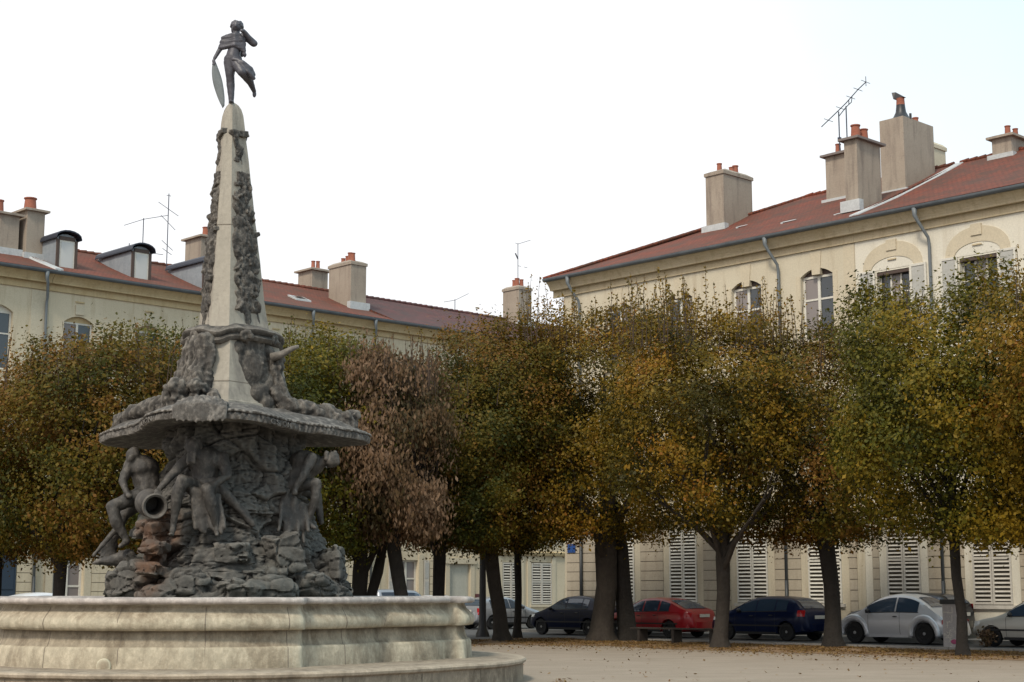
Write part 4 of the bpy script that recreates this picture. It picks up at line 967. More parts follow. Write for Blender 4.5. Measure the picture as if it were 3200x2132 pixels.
    c_((.07,-.03,.86),.115,(.20,-.16,.60),.085); c_((.20,-.16,.60),.08,(.30,.10,.50),.07); c_((.30,.10,.50),.065,(.35,.25,.36),.04); mb.ell(Vector((.355,.27,.30))+T, (.035,.045,.07))
    mb.ell(Vector((.01,0,.92))+T, (.165,.13,.13)); c_((.01,0,.96),.13,(.03,0,1.12),.115); c_((.03,0,1.12),.115,(.05,0,1.30),.145); mb.ell(Vector((.05,0,1.34))+T, (.185,.115,.12))
    c_((.05,0,1.42),.07,(.06,0,1.50),.058)
    mb.ell(Vector((.06,-.01,1.60))+T, (.088,.10,.12)); mb.ell(Vector((.06,-.10,1.58))+T, (.02,.03,.03)); mb.ell(Vector((.145,0,1.585))+T, (.018,.025,.03)); mb.ell(Vector((-.025,0,1.585))+T, (.018,.025,.03))
    c_((-.10,0,1.38),.062,(-.20,-.02,1.16),.05); c_((-.20,-.02,1.16),.047,(-.30,-.05,.93),.032)   # arm reaching down left
    mb.ell(Vector((-.315,-.055,.87))+T, (.03,.03,.05))
    for i in range(4): c_((-.33+.014*i,-.06,.85),.012,(-.335+.014*i,-.07,.79-.004*abs(i-1.5)),.008)
    c_((-.29,-.06,.86),.012,(-.275,-.075,.83),.009)
    c_((.20,0,1.42),.075,(.36,.02,1.26),.07); c_((.36,.02,1.26),.06,(.2,-.14,1.46),.04); mb.ell(Vector((.18,-.17,1.45))+T, (.035,.035,.04))
    vv, ff = fuse(mb, .014, 3, lambda p: .003*noise.noise(p*14))
    widen = lambda vs: [Vector((T.x+(p.x-T.x)*1.14, (p.y-T.y)*1.08+T.y, p.z)) for p in vs]
    st = mesh_obj('statue', widen(vv), ff, M['statue'], root, True)
    hb = MB()
    for i in range(30):
        a = i*2.399; z = 1.56+.11*(i/30)+.03; r = .09*math.sqrt(max(.05, 1-((z-1.60)/.13)**2)); hb.ell(Vector((.06+r*math.cos(a), .02+r*math.sin(a)*1.05, z))+T, (.035,.035,.035))
    hb.ell(Vector((.0,.06,1.56))+T, (.05,.05,.09))
    vv, ff = fuse(hb, .012, 1); mesh_obj('hair', widen(vv), ff, M['statue'], st, True)
    sh = MB()   # tunic gathered on the shoulders and a flying end over the hip
    for i in range(6):
        z = 1.42-.045*i; sh.cap(Vector((-.13-.012*i,-.03,z-.06+.03*(i%2)))+T, .05+.012*(i%2), Vector((.05,-.11,z-.02))+T, .045); sh.cap(Vector((.05,-.11,z-.02))+T, .045, Vector((.20,-.05,z-.10))+T, .04)
    for i in range(5): sh.cap(Vector((.12+.01*i,-.09,1.40-.02*i))+T, .035, Vector((.17+.012*i,-.03,1.10-.03*i))+T, .03)
    sh.cap(Vector((.06,.12,1.36))+T, .07, Vector((.14,.12,1.05))+T, .04)
    vv, ff = fuse(sh, .014, 2, lambda p: .014*noise.noise(Vector((p.x*5,p.y*8,p.z*26)))); mesh_obj('tunic', widen(vv), ff, M['statue'], st, True)
    sh = MB()
    for p0, r0, p1, r1 in (((.05,-.12,.88),.05,(.2,-.14,.80),.055),((.2,-.14,.80),.055,(.33,-.1,.70),.05),((.33,-.1,.70),.05,(.38,-.08,.58),.045),((.14,-.14,.80),.05,(.30,-.15,.62),.05),((.30,-.15,.62),.05,(.39,-.1,.50),.04)): sh.cap(Vector(p0)+T, r0, Vector(p1)+T, r1)
    vv, ff = fuse(sh, .014, 2, lambda p: .008*noise.noise(p*16)); mesh_obj('sash', widen(vv), ff, M['statue'], st, True)
    # long twisted scarf / trumpet banner hanging from the lowered hand
    v = []; n = 26
    for i in range(n):
        t = i/(n-1); z = .86-.92*t; w = .015+.062*math.sin(math.pi*min(1, t*1.02))**.8; cx = -.31+.03*math.sin(t*2.5)+.17*t**1.6; tw = .5*math.sin(t*7)
        for s in (-1, -.33, .33, 1):
            v.append(Vector((cx+w*s*math.cos(tw*.4), -.05+w*s*math.sin(tw)*.5-.012, z+.03*s))+T)
        for s in (1, .33, -.33, -1):
            v.append(Vector((cx+w*s*math.cos(tw*.4), -.05+w*s*math.sin(tw)*.5+.02, z+.03*s))+T)
    f = [(i*8+k, i*8+(k+1) % 8, (i+1)*8+(k+1) % 8, (i+1)*8+k) for i in range(n-1) for k in range(8)]+[tuple(range(8))[::-1], tuple((n-1)*8+k for k in range(8))]
    mesh_obj('banner', widen(v), f, M['banner'], st, True)

def rock_mat():
    m, nt, b = new_mat('rockwork'); b.inputs['Roughness'].default_value = .85
    n1 = noise_tex(nt, 1.1, 7, .65); n2 = noise_tex(nt, 9, 8, .7); n3 = noise_tex(nt, .7, 3, .5, (1,1,1), (4,4,4))
    col = mix(nt, ramp(nt, n1, [(.35, 0), (.65, 1)]), (.042,.038,.034), (.125,.108,.09))
    col = mix(nt, ramp(nt, n3, [(.45, 0), (.65, .5)]), col, (.09,.10,.09))
    col = mix(nt, .5, col, ramp(nt, n2, [(.3, (.035,.034,.032)), (.55, (.12,.112,.10)), (.8, (.23,.21,.18))]))
    g = nt.nodes.new('ShaderNodeNewGeometry'); col = mix(nt, .9, col, mix(nt, 1.0, col, ramp(nt, g.outputs['Pointiness'], [(.42, .12), (.5, .9), (.58, 1)]), 'MULTIPLY'))  # shade painted into the rock creases, then pale highlights on the edges
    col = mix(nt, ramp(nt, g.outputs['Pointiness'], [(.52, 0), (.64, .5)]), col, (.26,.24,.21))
    at = nt.nodes.new('ShaderNodeAttribute'); at.attribute_name = 'rust'
    n5 = noise_tex(nt, 5, 6, .7, (1,1,.6)); rust = mix(nt, ramp(nt, n5, [(.35, 0), (.65, 1)]), (.055,.022,.010), (.17,.066,.020))
    col = mix(nt, at.outputs['Fac'], col, rust)
    nt.links.new(col, b.inputs['Base Color']); bump(nt, b, n2, .9, .04); return m
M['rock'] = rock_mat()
M['joint_lt'] = simple('stone_joint', (.16,.13,.10), .9)
M['water'] = simple('basin_water', (.05,.06,.03), .05, 0, Specular_IOR_Level=.6)
M['banner'] = stone('grey_banner', (.13,.145,.15), (.21,.225,.23), (.06,.07,.07), 3, .5, False, .2, .01)
build_fountain()

# ------------------------------------------------------------------ trees
def leaf_mat(name, cols):
    """cols: colours from least to most turned; the leaf attribute picks among them"""
    m, nt, b = new_mat(name); b.inputs['Roughness'].default_value = .6; b.inputs['Specular IOR Level'].default_value = .25
    at = nt.nodes.new('ShaderNodeAttribute'); at.attribute_name = 'tone'
    k = len(cols); c = ramp(nt, at.outputs['Fac'], [(i/(k-1), q) for i, q in enumerate(cols)]); nt.links.new(c, b.inputs['Base Color'])
    tr = nt.nodes.new('ShaderNodeBsdfTranslucent'); mx = nt.nodes.new('ShaderNodeMixShader'); mx.inputs[0].default_value = .28
    nt.links.new(c, tr.inputs[0]); out = nt.nodes['Material Output']; nt.links.new(b.outputs[0], mx.inputs[1]); nt.links.new(tr.outputs[0], mx.inputs[2]); nt.links.new(mx.outputs[0], out.inputs[0])
    return m
G1, G2, OL, YE, OR, BR = (.034,.040,.003), (.095,.092,.006), (.155,.115,.007), (.33,.21,.012), (.25,.10,.010), (.13,.062,.026)
M['leaf_green'] = leaf_mat('foliage_green_gold', [G1, (.066,.068,.004), (.095,.085,.005), (.13,.105,.006), (.17,.118,.007), (.24,.15,.009)])
M['leaf_mix'] = leaf_mat('foliage_turning', [G1, (.068,.060,.004), (.105,.078,.005), (.14,.088,.007), (.16,.072,.010), (.20,.10,.018)])
M['leaf_amber'] = leaf_mat('foliage_amber', [(.042,.036,.003), (.098,.073,.004), (.145,.098,.006), (.19,.113,.008), (.25,.137,.010), (.22,.088,.009)])
M['leaf_brown'] = leaf_mat('foliage_withered', [(.06,.045,.018), (.11,.065,.028), (.15,.088,.045), (.19,.112,.064), (.24,.155,.095)])
M['leaf_fallen'] = leaf_mat('fallen_leaf', [(.11,.06,.025), (.18,.11,.04), (.26,.17,.06), (.17,.08,.035)])

def leaves_mesh(name, P, Nn, size, tone, m, parent, stretch=1.0, vertical=None):
    """P (n,3) centres, Nn (n,3) normals; builds one folded rhombic leaf per point"""
    n = len(P); rg = np.random.default_rng(len(name)+n)
    Nn = Nn/np.maximum(1e-6, np.linalg.norm(Nn, axis=1, keepdims=True))
    if vertical is None:
        t = rg.normal(size=(n, 3))
    else: t = np.tile(np.array(vertical, float), (n, 1))+rg.normal(size=(n, 3))*.35
    t -= Nn*np.sum(t*Nn, axis=1, keepdims=True); t /= np.maximum(1e-6, np.linalg.norm(t, axis=1, keepdims=True)); w = np.cross(Nn, t)
    s = size[:, None]
    V = np.empty((n, 4, 3)); V[:, 0] = P-t*s*.55*stretch; V[:, 1] = P+w*s*.36-Nn*s*.10+t*s*.05; V[:, 2] = P+t*s*.6*stretch; V[:, 3] = P-w*s*.36-Nn*s*.10+t*s*.05
    me = bpy.data.meshes.new(name); me.vertices.add(n*4); me.vertices.foreach_set('co', V.reshape(-1).astype(np.float32))
    me.loops.add(n*4); me.loops.foreach_set('vertex_index', np.arange(n*4, dtype=np.int32))
    me.polygons.add(n); me.polygons.foreach_set('loop_start', np.arange(0, n*4, 4, dtype=np.int32)); me.polygons.foreach_set('loop_total', np.full(n, 4, dtype=np.int32))
    a = me.attributes.new('tone', 'FLOAT', 'FACE'); a.data.foreach_set('value', np.clip(tone, 0, 1).astype(np.float32))
    me.update(); me.validate(); me.materials.append(m)
    o = bpy.data.objects.new(name, me); C.objects.link(o)
    if parent: o.parent = parent
    return o

def tree(x, y, label, kind, hw=3.1, dp=3.0, z0=3.0, z1=9.8, lean=(0,0), tr=.2, fork=2.9, nleaf=26000, seed=1, bark='bark', sprig=30, double=None, sparse=False, limbs=6, cx=0, cy=0, tonebias=0, leaf=.088, sprig_h=1.15):
    nleaf = int(nleaf*2.35)
    root = empty('linden_tree', (x, y, 0), 0, label, 'tree', 'pruned trees standing in rows round the square')
    rg = np.random.default_rng(seed); r = random.Random(seed); top = Vector((lean[0], lean[1], fork))
    # trunk with flared foot, limbs forking into the crown
    mb = MB(); pts = [Vector((0,0,-.1)), Vector((0,0,.02)), Vector((lean[0]*.08, lean[1]*.08, .3)), Vector((lean[0]*.3+r.uniform(-.04,.04), lean[1]*.3, fork*.3)), Vector((lean[0]*.62+r.uniform(-.05,.05), lean[1]*.6, fork*.6)), top, Vector((lean[0]*1.15, lean[1]*1.15, fork+.7))]
    mb.tube(pts, [tr*1.75, tr*1.55, tr*1.15, tr*1.0, tr*.93, tr*1.0, tr*.8], 14, .35)
    for i in range(limbs):
        a = 2*math.pi*i/limbs+r.uniform(-.4,.4); L = r.uniform(.6,.9)*hw; h = r.uniform(1.6, 3.6)
        b0 = top+Vector((0,0,r.uniform(-.25,.5))); d = Vector((math.cos(a), math.sin(a), 0))
        mb.tube([b0-d*.03-Vector((0,0,.25)), b0+d*L*.28+Vector((0,0,h*.30)), b0+d*L*.6+Vector((0,0,h*.62)), b0+d*L+Vector((0,0,h))], [tr*.55, tr*.42, tr*.26, .03], 8, .3)
        for q in range(2):
            a2 = a+r.uniform(-.9,.9); d2 = Vector((math.cos(a2), math.sin(a2), .5)); s0 = b0+d*L*.6+Vector((0,0,h*.62)); mb.tube([s0, s0+d2*.7+Vector((0,0,.4)), s0+d2*1.2+Vector((0,0,1.1))], [tr*.22,.035,.015], 6)
    for i in range(2):
        b0 = top+Vector((0,0,.5)); mb.tube([b0, b0+Vector((r.uniform(-.4,.4), r.uniform(-.3,.3), 1.6)), b0+Vector((r.uniform(-.9,.9), r.uniform(-.6,.6), z1-fork-2))], [tr*.6, tr*.4, .04], 8)
    mb.build('trunk', M[bark], root, True, 60)
    if double:   # second stem of the same tree
        ox, oy, lx, ly, rt = double; m2 = MB(); m2.tube([Vector((ox,oy,-.1)), Vector((ox,oy,.05)), Vector((ox+lx*.1,oy+ly*.1,.4)), Vector((ox+lx*.5,oy+ly*.5,1.6)), Vector((ox+lx,oy+ly,fork)), Vector((ox+lx*1.9,oy+ly*1.5,fork+1.6))], [rt*1.6, rt*1.35, rt*1.1, rt*.95, rt, rt*.6], 12, .35)
        m2.build('trunk', M['bark'], root, True, 60)
    # crown: leaf clusters in the shell and through the volume of an uneven clipped block
    c = np.array([lean[0]+cx, lean[1]+cy, (z0+z1)/2]); H = (z1-z0)/2+.15
    ncl = nleaf//46; q = rg.normal(size=(ncl*4, 3)); q /= np.linalg.norm(q, axis=1, keepdims=True)
    ex = 2.6; k = (np.abs(q[:,0])**ex+np.abs(q[:,1])**ex+np.abs(q[:,2])**(ex+.8))**(-1/ex); S = q*k[:, None]
    ns = np.array([noise.fractal(Vector(p)*1.9+Vector((seed*3.1, 0, 0)), 1, 2, 3) for p in S]); 
    keep = rg.random(len(S)) < (.62+1.4*ns if not sparse else .34+1.5*ns); S = S[keep][:ncl]; ns = ns[keep][:ncl]
    depth = np.where(rg.random(len(S)) < .8, 1-.24*rg.random(len(S))**1.6, .3+.6*rg.random(len(S)))
    bul = 1+.30*ns
    cl = c+S*np.array([hw, dp, H])*(depth*bul)[:, None]
    cl[:, 2] = np.maximum(cl[:, 2], z0-.15+.35*rg.random(len(cl)))
    per = int(nleaf/len(cl)); rad_ = .15+.20*rg.random(len(cl)); ctone = .44+.75*np.array([noise.fractal(Vector(p)*.55+Vector((seed,5,0)), 1, 2, 3) for p in cl])+.13*rg.normal(size=len(cl))+tonebias
    Pn = np.repeat(cl, per, 0)+rg.normal(size=(len(cl)*per, 3))*np.repeat(rad_, per)[:, None]*np.array([1,1,.75])
    out = Pn-c; out[:, 2] *= .9; nn = out/np.linalg.norm(out, axis=1, keepdims=True)*.8+rg.normal(size=Pn.shape)*.5+np.array([0,0,.30])
    tone = np.repeat(ctone, per)+.12*rg.normal(size=len(Pn)); sz = leaf*(.55+1.0*rg.random(len(Pn))**1.8)
    # sprigs standing above the clipped top
    tw = MB()
    for i in range(sprig):
        px, py = c[0]+hw*rg.uniform(-.9,.9), c[1]+dp*rg.uniform(-.9,.6); h = rg.uniform(.3, sprig_h); zb = z1-.35+.4*noise.noise(Vector((px, py, seed)))
        tx, ty = rg.uniform(-.2,.2), rg.uniform(-.2,.2); tw.tube([(px,py,zb-.5),(px+tx*.5,py+ty*.5,zb+h*.5),(px+tx,py+ty,zb+h)], [.012,.009,.005], 5)
        nl = int(h*(22 if not sparse else 9)); t_ = rg.random(nl); p = np.stack([px+tx*t_, py+ty*t_, zb+h*t_], 1)+rg.normal(size=(nl,3))*.10*(1.2-t_)[:, None]
        Pn = np.concatenate([Pn, p]); nn = np.concatenate([nn, rg.normal(size=(nl,3))]); tone = np.concatenate([tone, .55+.2*rg.normal(size=nl)+tonebias]); sz = np.concatenate([sz, leaf*(.6+.5*rg.random(nl))])
    if sparse:
        for i in range(130):
            a = rg.uniform(0, 6.28); rr_ = hw*math.sqrt(rg.random()); px, py = c[0]+rr_*math.cos(a), c[1]+rr_*.9*math.sin(a); zb = rg.uniform(z0+1, z1); tw.tube([(px*.6+c[0]*.4,py*.6,zb-1.4),(px,py,zb-.5),(px+rg.uniform(-.1,.1),py,zb+rg.uniform(.2,.7))], [.02,.014,.006], 5)
    if len(tw.v): tw.build('twigs', M['twig'], root)
    if sparse: leaves_mesh('crown', Pn, nn*np.array([1,1,.25]), sz, tone, M[kind], root, 1.5, (0,0,1))
    else: leaves_mesh('crown', Pn, nn, sz, tone, M[kind], root)
    return root

TR = [
 # right-hand row
 dict(x=14.6, y=38.0, label='pruned lime tree at the right edge of the picture with orange sprigs on top', kind='leaf_amber', hw=3.2, z0=3.0, z1=9.0, seed=21, sprig=60),
 dict(x=11.42, y=41.2, label='nearest lime tree on the right, dense green-gold crown, slim dark trunk forking in two', kind='leaf_green', hw=3.1, dp=3.0, cx=.45, z0=3.05, z1=9.2, tr=.125, fork=3.35, lean=(-.12,0), seed=22, nleaf=44000, sprig=26, tonebias=.08),
 dict(x=9.43, y=47.6, label='lime tree with thick straight trunk between the blue hatchback and the silver rounded car', kind='leaf_mix', hw=2.9, z0=3.2, z1=8.7, tr=.225, fork=3.0, lean=(-.16,0), sprig_h=1.5, seed=23, sprig=100, bark='bark', tonebias=-.05),
 dict(x=6.07, y=47.3, label='lime tree with bent trunk beside the right end of the red car', kind='leaf_amber', hw=2.8, z0=3.6, z1=9.4, tr=.19, fork=2.6, lean=(.10,0), sprig_h=1.8, seed=24, sprig=110, bark='bark_lt', cx=-.3, tonebias=-.05),
 dict(x=3.0, y=53.7, label='large lime tree with double trunk between the dark blue car and the red car', kind='leaf_amber', hw=3.3, z0=3.5, z1=10.4, tr=.34, fork=3.0, lean=(.12,0), seed=25, sprig_h=1.9, double=(.85,.35,-.22,0,.27), bark='bark_lt', sprig=120, nleaf=34000, tonebias=-.03),
 # corner and left-hand row
 dict(x=-.3, y=53.8, label='leaning thick-trunked lime tree in front of the silver hatchback', kind='leaf_mix', hw=3.0, dp=3.0, z0=3.2, z1=10.1, tr=.22, fork=3.0, lean=(-.42,0), seed=26, sprig=30, bark='bark_lt', tonebias=.0, nleaf=34000),
 dict(x=.2, y=57.2, label='young slim lime tree with a Y-shaped fork behind the leaning one', kind='leaf_mix', hw=2.6, dp=2.4, z0=3.5, z1=9.6, tr=.12, fork=2.6, seed=27, limbs=4, sprig=20),
 dict(x=-2.33, y=51.9, label='lime tree with three-way fork in front of the pale garage door', kind='leaf_mix', hw=2.0, cx=.6, z0=3.2, z1=8.3, tr=.19, fork=2.7, seed=28, limbs=5, sprig=10, tonebias=-.15, nleaf=22000),
 dict(x=-3.05, y=48.6, label='half-bare lime tree with withered pinkish brown leaves and leaning trunk', kind='leaf_brown', hw=1.55, dp=2.3, cx=-.05, z0=3.3, z1=8.4, tr=.2, fork=3.1, lean=(-.55,0), seed=29, sparse=True, nleaf=15500, sprig=90, leaf=.085),
 dict(x=-4.75, y=49.6, label='green lime tree whose trunk splits low, right of the fountain rock', kind='leaf_green', hw=1.95, cx=-.75, z0=3.0, z1=8.9, tr=.23, fork=2.2, lean=(.1,0), seed=30, double=(.28,.1,.35,0,.16), sprig=60, tonebias=-.1),
 dict(x=-8.3, y=46.3, label='lime tree standing right behind the fountain', kind='leaf_green', hw=2.9, z0=2.9, z1=8.7, seed=31, sprig=50, tonebias=-.2),
 dict(x=-11.9, y=42.6, label='lime tree with straight black trunk in front of the white car on the left', kind='leaf_mix', hw=2.9, dp=2.8, z0=2.65, z1=7.7, tr=.17, fork=2.6, seed=32, sprig=80, tonebias=.10, nleaf=34000, cx=1.2),
 dict(x=-14.6, y=45.6, label='lime tree at the left edge of the picture, trunk before the dark blue door', kind='leaf_mix', hw=3.0, z0=2.75, z1=7.3, tr=.2, fork=2.7, seed=33, sprig=30, tonebias=.2),
]
for t in TR: tree(**t)

# fallen leaves: ground cover nobody could count
def fallen():
    rg = np.random.default_rng(4); n = 30000
    s = rg.uniform(-40, -20, n); k = 39.9-np.abs(rg.normal(size=n))*2.6; P = np.outer(s, AX)+np.outer(k, AY)
    n2 = 9000; s2 = rg.uniform(20, 39, n2); k2 = 40.8-np.abs(rg.normal(size=n2))*2.4; P = np.concatenate([P, np.outer(s2, BX)+np.outer(k2, BY)])
    n3 = 320; P3 = np.stack([rg.uniform(-1, 14, n3), rg.uniform(26, 40, n3), np.zeros(n3)], 1); P = np.concatenate([P, P3])
    n4 = 500; a = rad(330)+rg.normal(size=n4)*.2; r_ = 6.15+np.abs(rg.normal(size=n4))*.18; P4 = np.stack([FX.x+r_*np.cos(a), FX.y+r_*np.sin(a), np.zeros(n4)], 1); P = np.concatenate([P, P4])
    kp = np.array([noise.noise(Vector((p[0]*.9, p[1]*.9, 2)))+.6*noise.noise(Vector((p[0]*2.7, p[1]*2.7, 5))) for p in P]) > -.10+.15*rg.normal(size=len(P)); P = P[kp]
    P[:, 2] = .014+.02*rg.random(len(P)); nn = rg.normal(size=P.shape)*.35+np.array([0,0,1.]); sz = .035+.05*rg.random(len(P))
    o = leaves_mesh('fallen_leaves', P, nn, sz, rg.random(len(P)), M['leaf_fallen'], None); tag(o, 'orange-brown leaves scattered under the trees and over the gravel', 'leaves', kind='stuff')
fallen()

# ------------------------------------------------------------------ cars
def interp(tab, x):
    if x <= tab[0][0]: return tab[0][1]
    for (a, b), (c, d) in zip(tab, tab[1:]):
        if x <= c: return b+(d-b)*(x-a)/(c-a)
    return tab[-1][1]
def smooth_tab(tab, it=2):
    """Chaikin-like rounding of a profile"""
    for _ in range(it):
        o = [tab[0]]
        for a, b in zip(tab, tab[1:]): o += [(a[0]*.75+b[0]*.25, a[1]*.75+b[1]*.25), (a[0]*.25+b[0]*.75, a[1]*.25+b[1]*.75)]
        tab = o+[tab[-1]]
    return tab

def car(name, label, s, k, street, top, belt, L, W, paint, wheels, wr=.30, side=(), screens=(), flip=False, z=0, fender=0, lights=None, trim=True, group='cars parked along the kerb', dark_bumper=False, seams=(), rails=False):
    """x runs from the nose (0) to the tail (L); y is across; top/belt are height profiles"""
    loc = (PA if street == 'A' else PB)(s, k, z+.008); rz = (RZA if street == 'A' else RZB)+(math.pi if flip else 0)
    root = empty(name, loc, rz, label, 'car', group)
    top = smooth_tab(top, 2); hW = W/2
    xs = sorted(set([round(L*i/72, 4) for i in range(73)]+[.02, .06, L-.06, L-.02]))
    def hw(x):
        t = min(x, L-x); return hW*(1-.30*max(0, 1-t/.55)**2.4)
    def bot(x): t = min(x, L-x); return .20+.12*max(0, 1-t/.5)
    def bl(x): return min(interp(belt, x), interp(top, x)-.045)
    def sect(x):
        T = interp(top, x); B = bl(x); w = hw(x); b0 = bot(x); h = T-B; b0 = min(b0, B-.1)
        rw = w*(.93-.30*min(1, h/.62)**1.0)
        return [(0, b0), (w*.80, b0), (w*.94, b0+.06), (w*.985, b0+(B-b0)*.30), (w, b0+(B-b0)*.62), (w*.985, B-.05), (w*.945, B), (w*.945+(rw-w*.945)*.5, B+h*.50), (rw, B+h*.86), (rw*.86, B+h*.965), (rw*.45, T), (0, T+.004)]
    def side_y(x, zz):
        S = sect(x)
        for (y0, z0_), (y1, z1_) in zip(S[2:9], S[3:9]):
            if z0_ <= zz <= z1_ and z1_ > z0_: return y0+(y1-y0)*(zz-z0_)/(z1_-z0_)
        return S[8][0] if zz > S[8][1] else S[2][0]
    v = []; f = []; m = 12; full = 2*m-2
    for x in xs:
        S = sect(x); v += [(x-L/2, -y, q) for y, q in S]+[(x-L/2, y, q) for y, q in S[1:-1][::-1]]
    for i in range(len(xs)-1):
        for j in range(full): a = i*full+j; b = i*full+(j+1) % full; f.append((a, b, b+full, a+full))
    f.append(tuple(range(full))[::-1]); f.append(tuple((len(xs)-1)*full+j for j in range(full)))
    body = mesh_obj('body', v, f, None, root, True)
    # wheel arches
    cut = MB()
    for wx in wheels:
        for sy in (-1, 1):
            y0, y1 = (sy*(hW-.26), sy*(hW+.3)); cut.tube([(wx-L/2, y0, wr), (wx-L/2, y1, wr)], wr+.055, 28)
    cm = bpy.data.meshes.new('cut'); cm.from_pydata([tuple(p) for p in cut.v], [], cut.f); bm = bmesh.new(); bm.from_mesh(cm); bmesh.ops.recalc_face_normals(bm, faces=bm.faces); bm.to_mesh(cm); bm.free()
    co = bpy.data.objects.new('cut', cm); C.objects.link(co); co.location = loc; co.rotation_euler = (0, 0, rz)
    bo = body.modifiers.new('b', 'BOOLEAN'); bo.operation = 'DIFFERENCE'; bo.solver = 'EXACT'; bo.object = co
    bpy.context.view_layer.update(); nm = bpy.data.meshes.new_from_object(body.evaluated_get(bpy.context.evaluated_depsgraph_get())); body.modifiers.clear(); body.data = nm
    bpy.data.objects.remove(co); nm.materials.clear(); nm.materials.append(paint); nm.polygons.foreach_set('use_smooth', [True]*len(nm.polygons)); nm.set_sharp_from_angle(angle=rad(38))
    nm.name = 'body'
    def patch(x0, x1, lo, hi, off=.006, sides=(-1,1), nx=None, nz=4, thick=0):
        nx = nx or max(2, int((x1-x0)/.07)); mb = MB()
        for sy in sides:
            vv = []; ff = []
            for i in range(nx+1):
                x = x0+(x1-x0)*i/nx; a, b = (lo(x) if callable(lo) else lo), (hi(x) if callable(hi) else hi)
                b = max(a+.002, b)
                for j in range(nz+1): zz = a+(b-a)*j/nz; vv.append((x-L/2, sy*(side_y(x, zz)+off), zz))
            for i in range(nx):
                for j in range(nz): a = i*(nz+1)+j; ff.append((a, a+1, a+nz+2, a+nz+1))
            mb.add(vv, ff)
        return mb
    up = lambda x: bl(x)+(interp(top, x)-bl(x))*.80; lo = lambda x: bl(x)+.025
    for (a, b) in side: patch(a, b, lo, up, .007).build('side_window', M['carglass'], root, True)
    # dark door-frame line round the glasshouse
    if side: patch(side[0][0]-.03, side[-1][1]+.03, lambda x: bl(x)+.005, lambda x: bl(x)+.03, .010, nz=1).build('window_seal', M['blackplastic'], root, True)
    for nm_, a, b, kk in screens:     # windscreen / rear window over the top surface
        mb = MB(); vv = []; ff = []; nx = max(4, int((b-a)/.06)); ny = 8
        for i in range(nx+1):
            x = a+(b-a)*i/nx; S = sect(x); ymax = S[8][0]*.93
            for j in range(ny+1):
                y = ymax*(2*j/ny-1)*kk; ay = abs(y); T = S[11][1]
                if ay <= S[10][0]: zz = S[11][1]+(S[10][1]-S[11][1])*ay/S[10][0]
                elif ay <= S[9][0]: zz = S[10][1]+(S[9][1]-S[10][1])*(ay-S[10][0])/(S[9][0]-S[10][0])
                else: zz = S[9][1]+(S[8][1]-S[9][1])*min(1, (ay-S[9][0])/(S[8][0]-S[9][0]))
                sl = (interp(top, x+.03)-interp(top, x-.03))/.06; vv.append((x-L/2-sl*.012, y, zz+.012))
        for i in range(nx):
            for j in range(ny): q = i*(ny+1)+j; ff.append((q, q+1, q+ny+2, q+ny+1))
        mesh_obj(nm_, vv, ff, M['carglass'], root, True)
    for wx in wheels:
        for sy in (-1, 1):
            t = MB().lathe([(.62,-.09),(.93,-.09),(1,-.05),(1,.05),(.93,.09),(.66,.09),(.60,.06)], 28); w_ = [Vector((p.x*wr, p.y*wr, p.z)) for p in t.v]
            t.v = w_; Mx = Matrix.Translation((wx-L/2, sy*(hW-.115), wr)) @ Matrix.Rotation(rad(90)*-sy, 4, 'X'); wo = t.xf(Mx).build('wheel', M['rubber'], root, True, 40)
            rm = MB().lathe([(.64*wr,.0),(.64*wr,.055),(.60*wr,.06),(.56*wr,.03),(.2*wr,.045),(.12*wr,.07),(.02,.072)], 24)
            rm.xf(Mx).build('rim', M['rim'], wo, True, 30)
            sp = MB()
            for i in range(6): a = math.pi*2*i/6; sp.obox((math.cos(a)*wr*.42, math.sin(a)*wr*.42, .048), (wr*.085, wr*.05, .012), (0,0,a+.0))
            sp.xf(Mx).build('wheel_opening', M['blackplastic'], wo)
            if fender:
                fb = MB(); n = 22; rr = wr+.055
                aa = [math.pi*(-.06+1.12*i/n) for i in range(n+1)]
                fb.tube([(wx-L/2+math.cos(q)*(rr+fender*.5), sy*(hW-.06), wr+math.sin(q)*(rr+fender*.5)) for q in aa], [fender*.66*(.75+.25*math.sin(max(0,min(math.pi,q)))) for q in aa], 14)
                vv, ff = fb.v, fb.f; fb.build('fender', paint, root, True)
    if lights:
        for nm_, x0, x1, za, zb_, mat in lights: patch(x0, x1, za, zb_, .012, nx=5).build(nm_, mat, root, True)
    for x in seams: patch(x-.006, x+.006, lambda q: bot(q)+.1, lambda q: bl(q)-.0, .004, nx=1, nz=10).build('door_seam', M['blackplastic'], root)
    if trim: patch(.55, L-.55, .47, .52, .012, nz=1).build('side_moulding', M['blackplastic'], root, True)
    patch(wheels[0]+wr+.1, wheels[1]-wr-.1, .21, .29, .008, nz=1).build('sill_panel', M['blackplastic'] if not fender else paint, root, True)
    for nm_, xc, sg in (('front_bumper', 0, 1), ('rear_bumper', L, -1)):
        vv = []; ff = []; n = 14
        for i in range(n+1):
            y = hW*.88*(2*i/n-1); x = xc+sg*(.02+.22*abs(2*i/n-1)**3)-sg*.06
            for q, zz in ((.0,.34),(0,.56),(.12,.58),(.12,.32)): vv.append((x+sg*q-L/2, y, zz))
        for i in range(n):
            for j in range(4): a = i*4+j; b = i*4+(j+1) % 4; ff.append((a, b, b+4, a+4))
        ff += [(0,1,2,3), (n*4+3,n*4+2,n*4+1,n*4)]
        mesh_obj(nm_, vv, ff, M['blackplastic'] if dark_bumper else paint, root, True, 40)
    xm = side[0][0]+.12 if side else 1.2
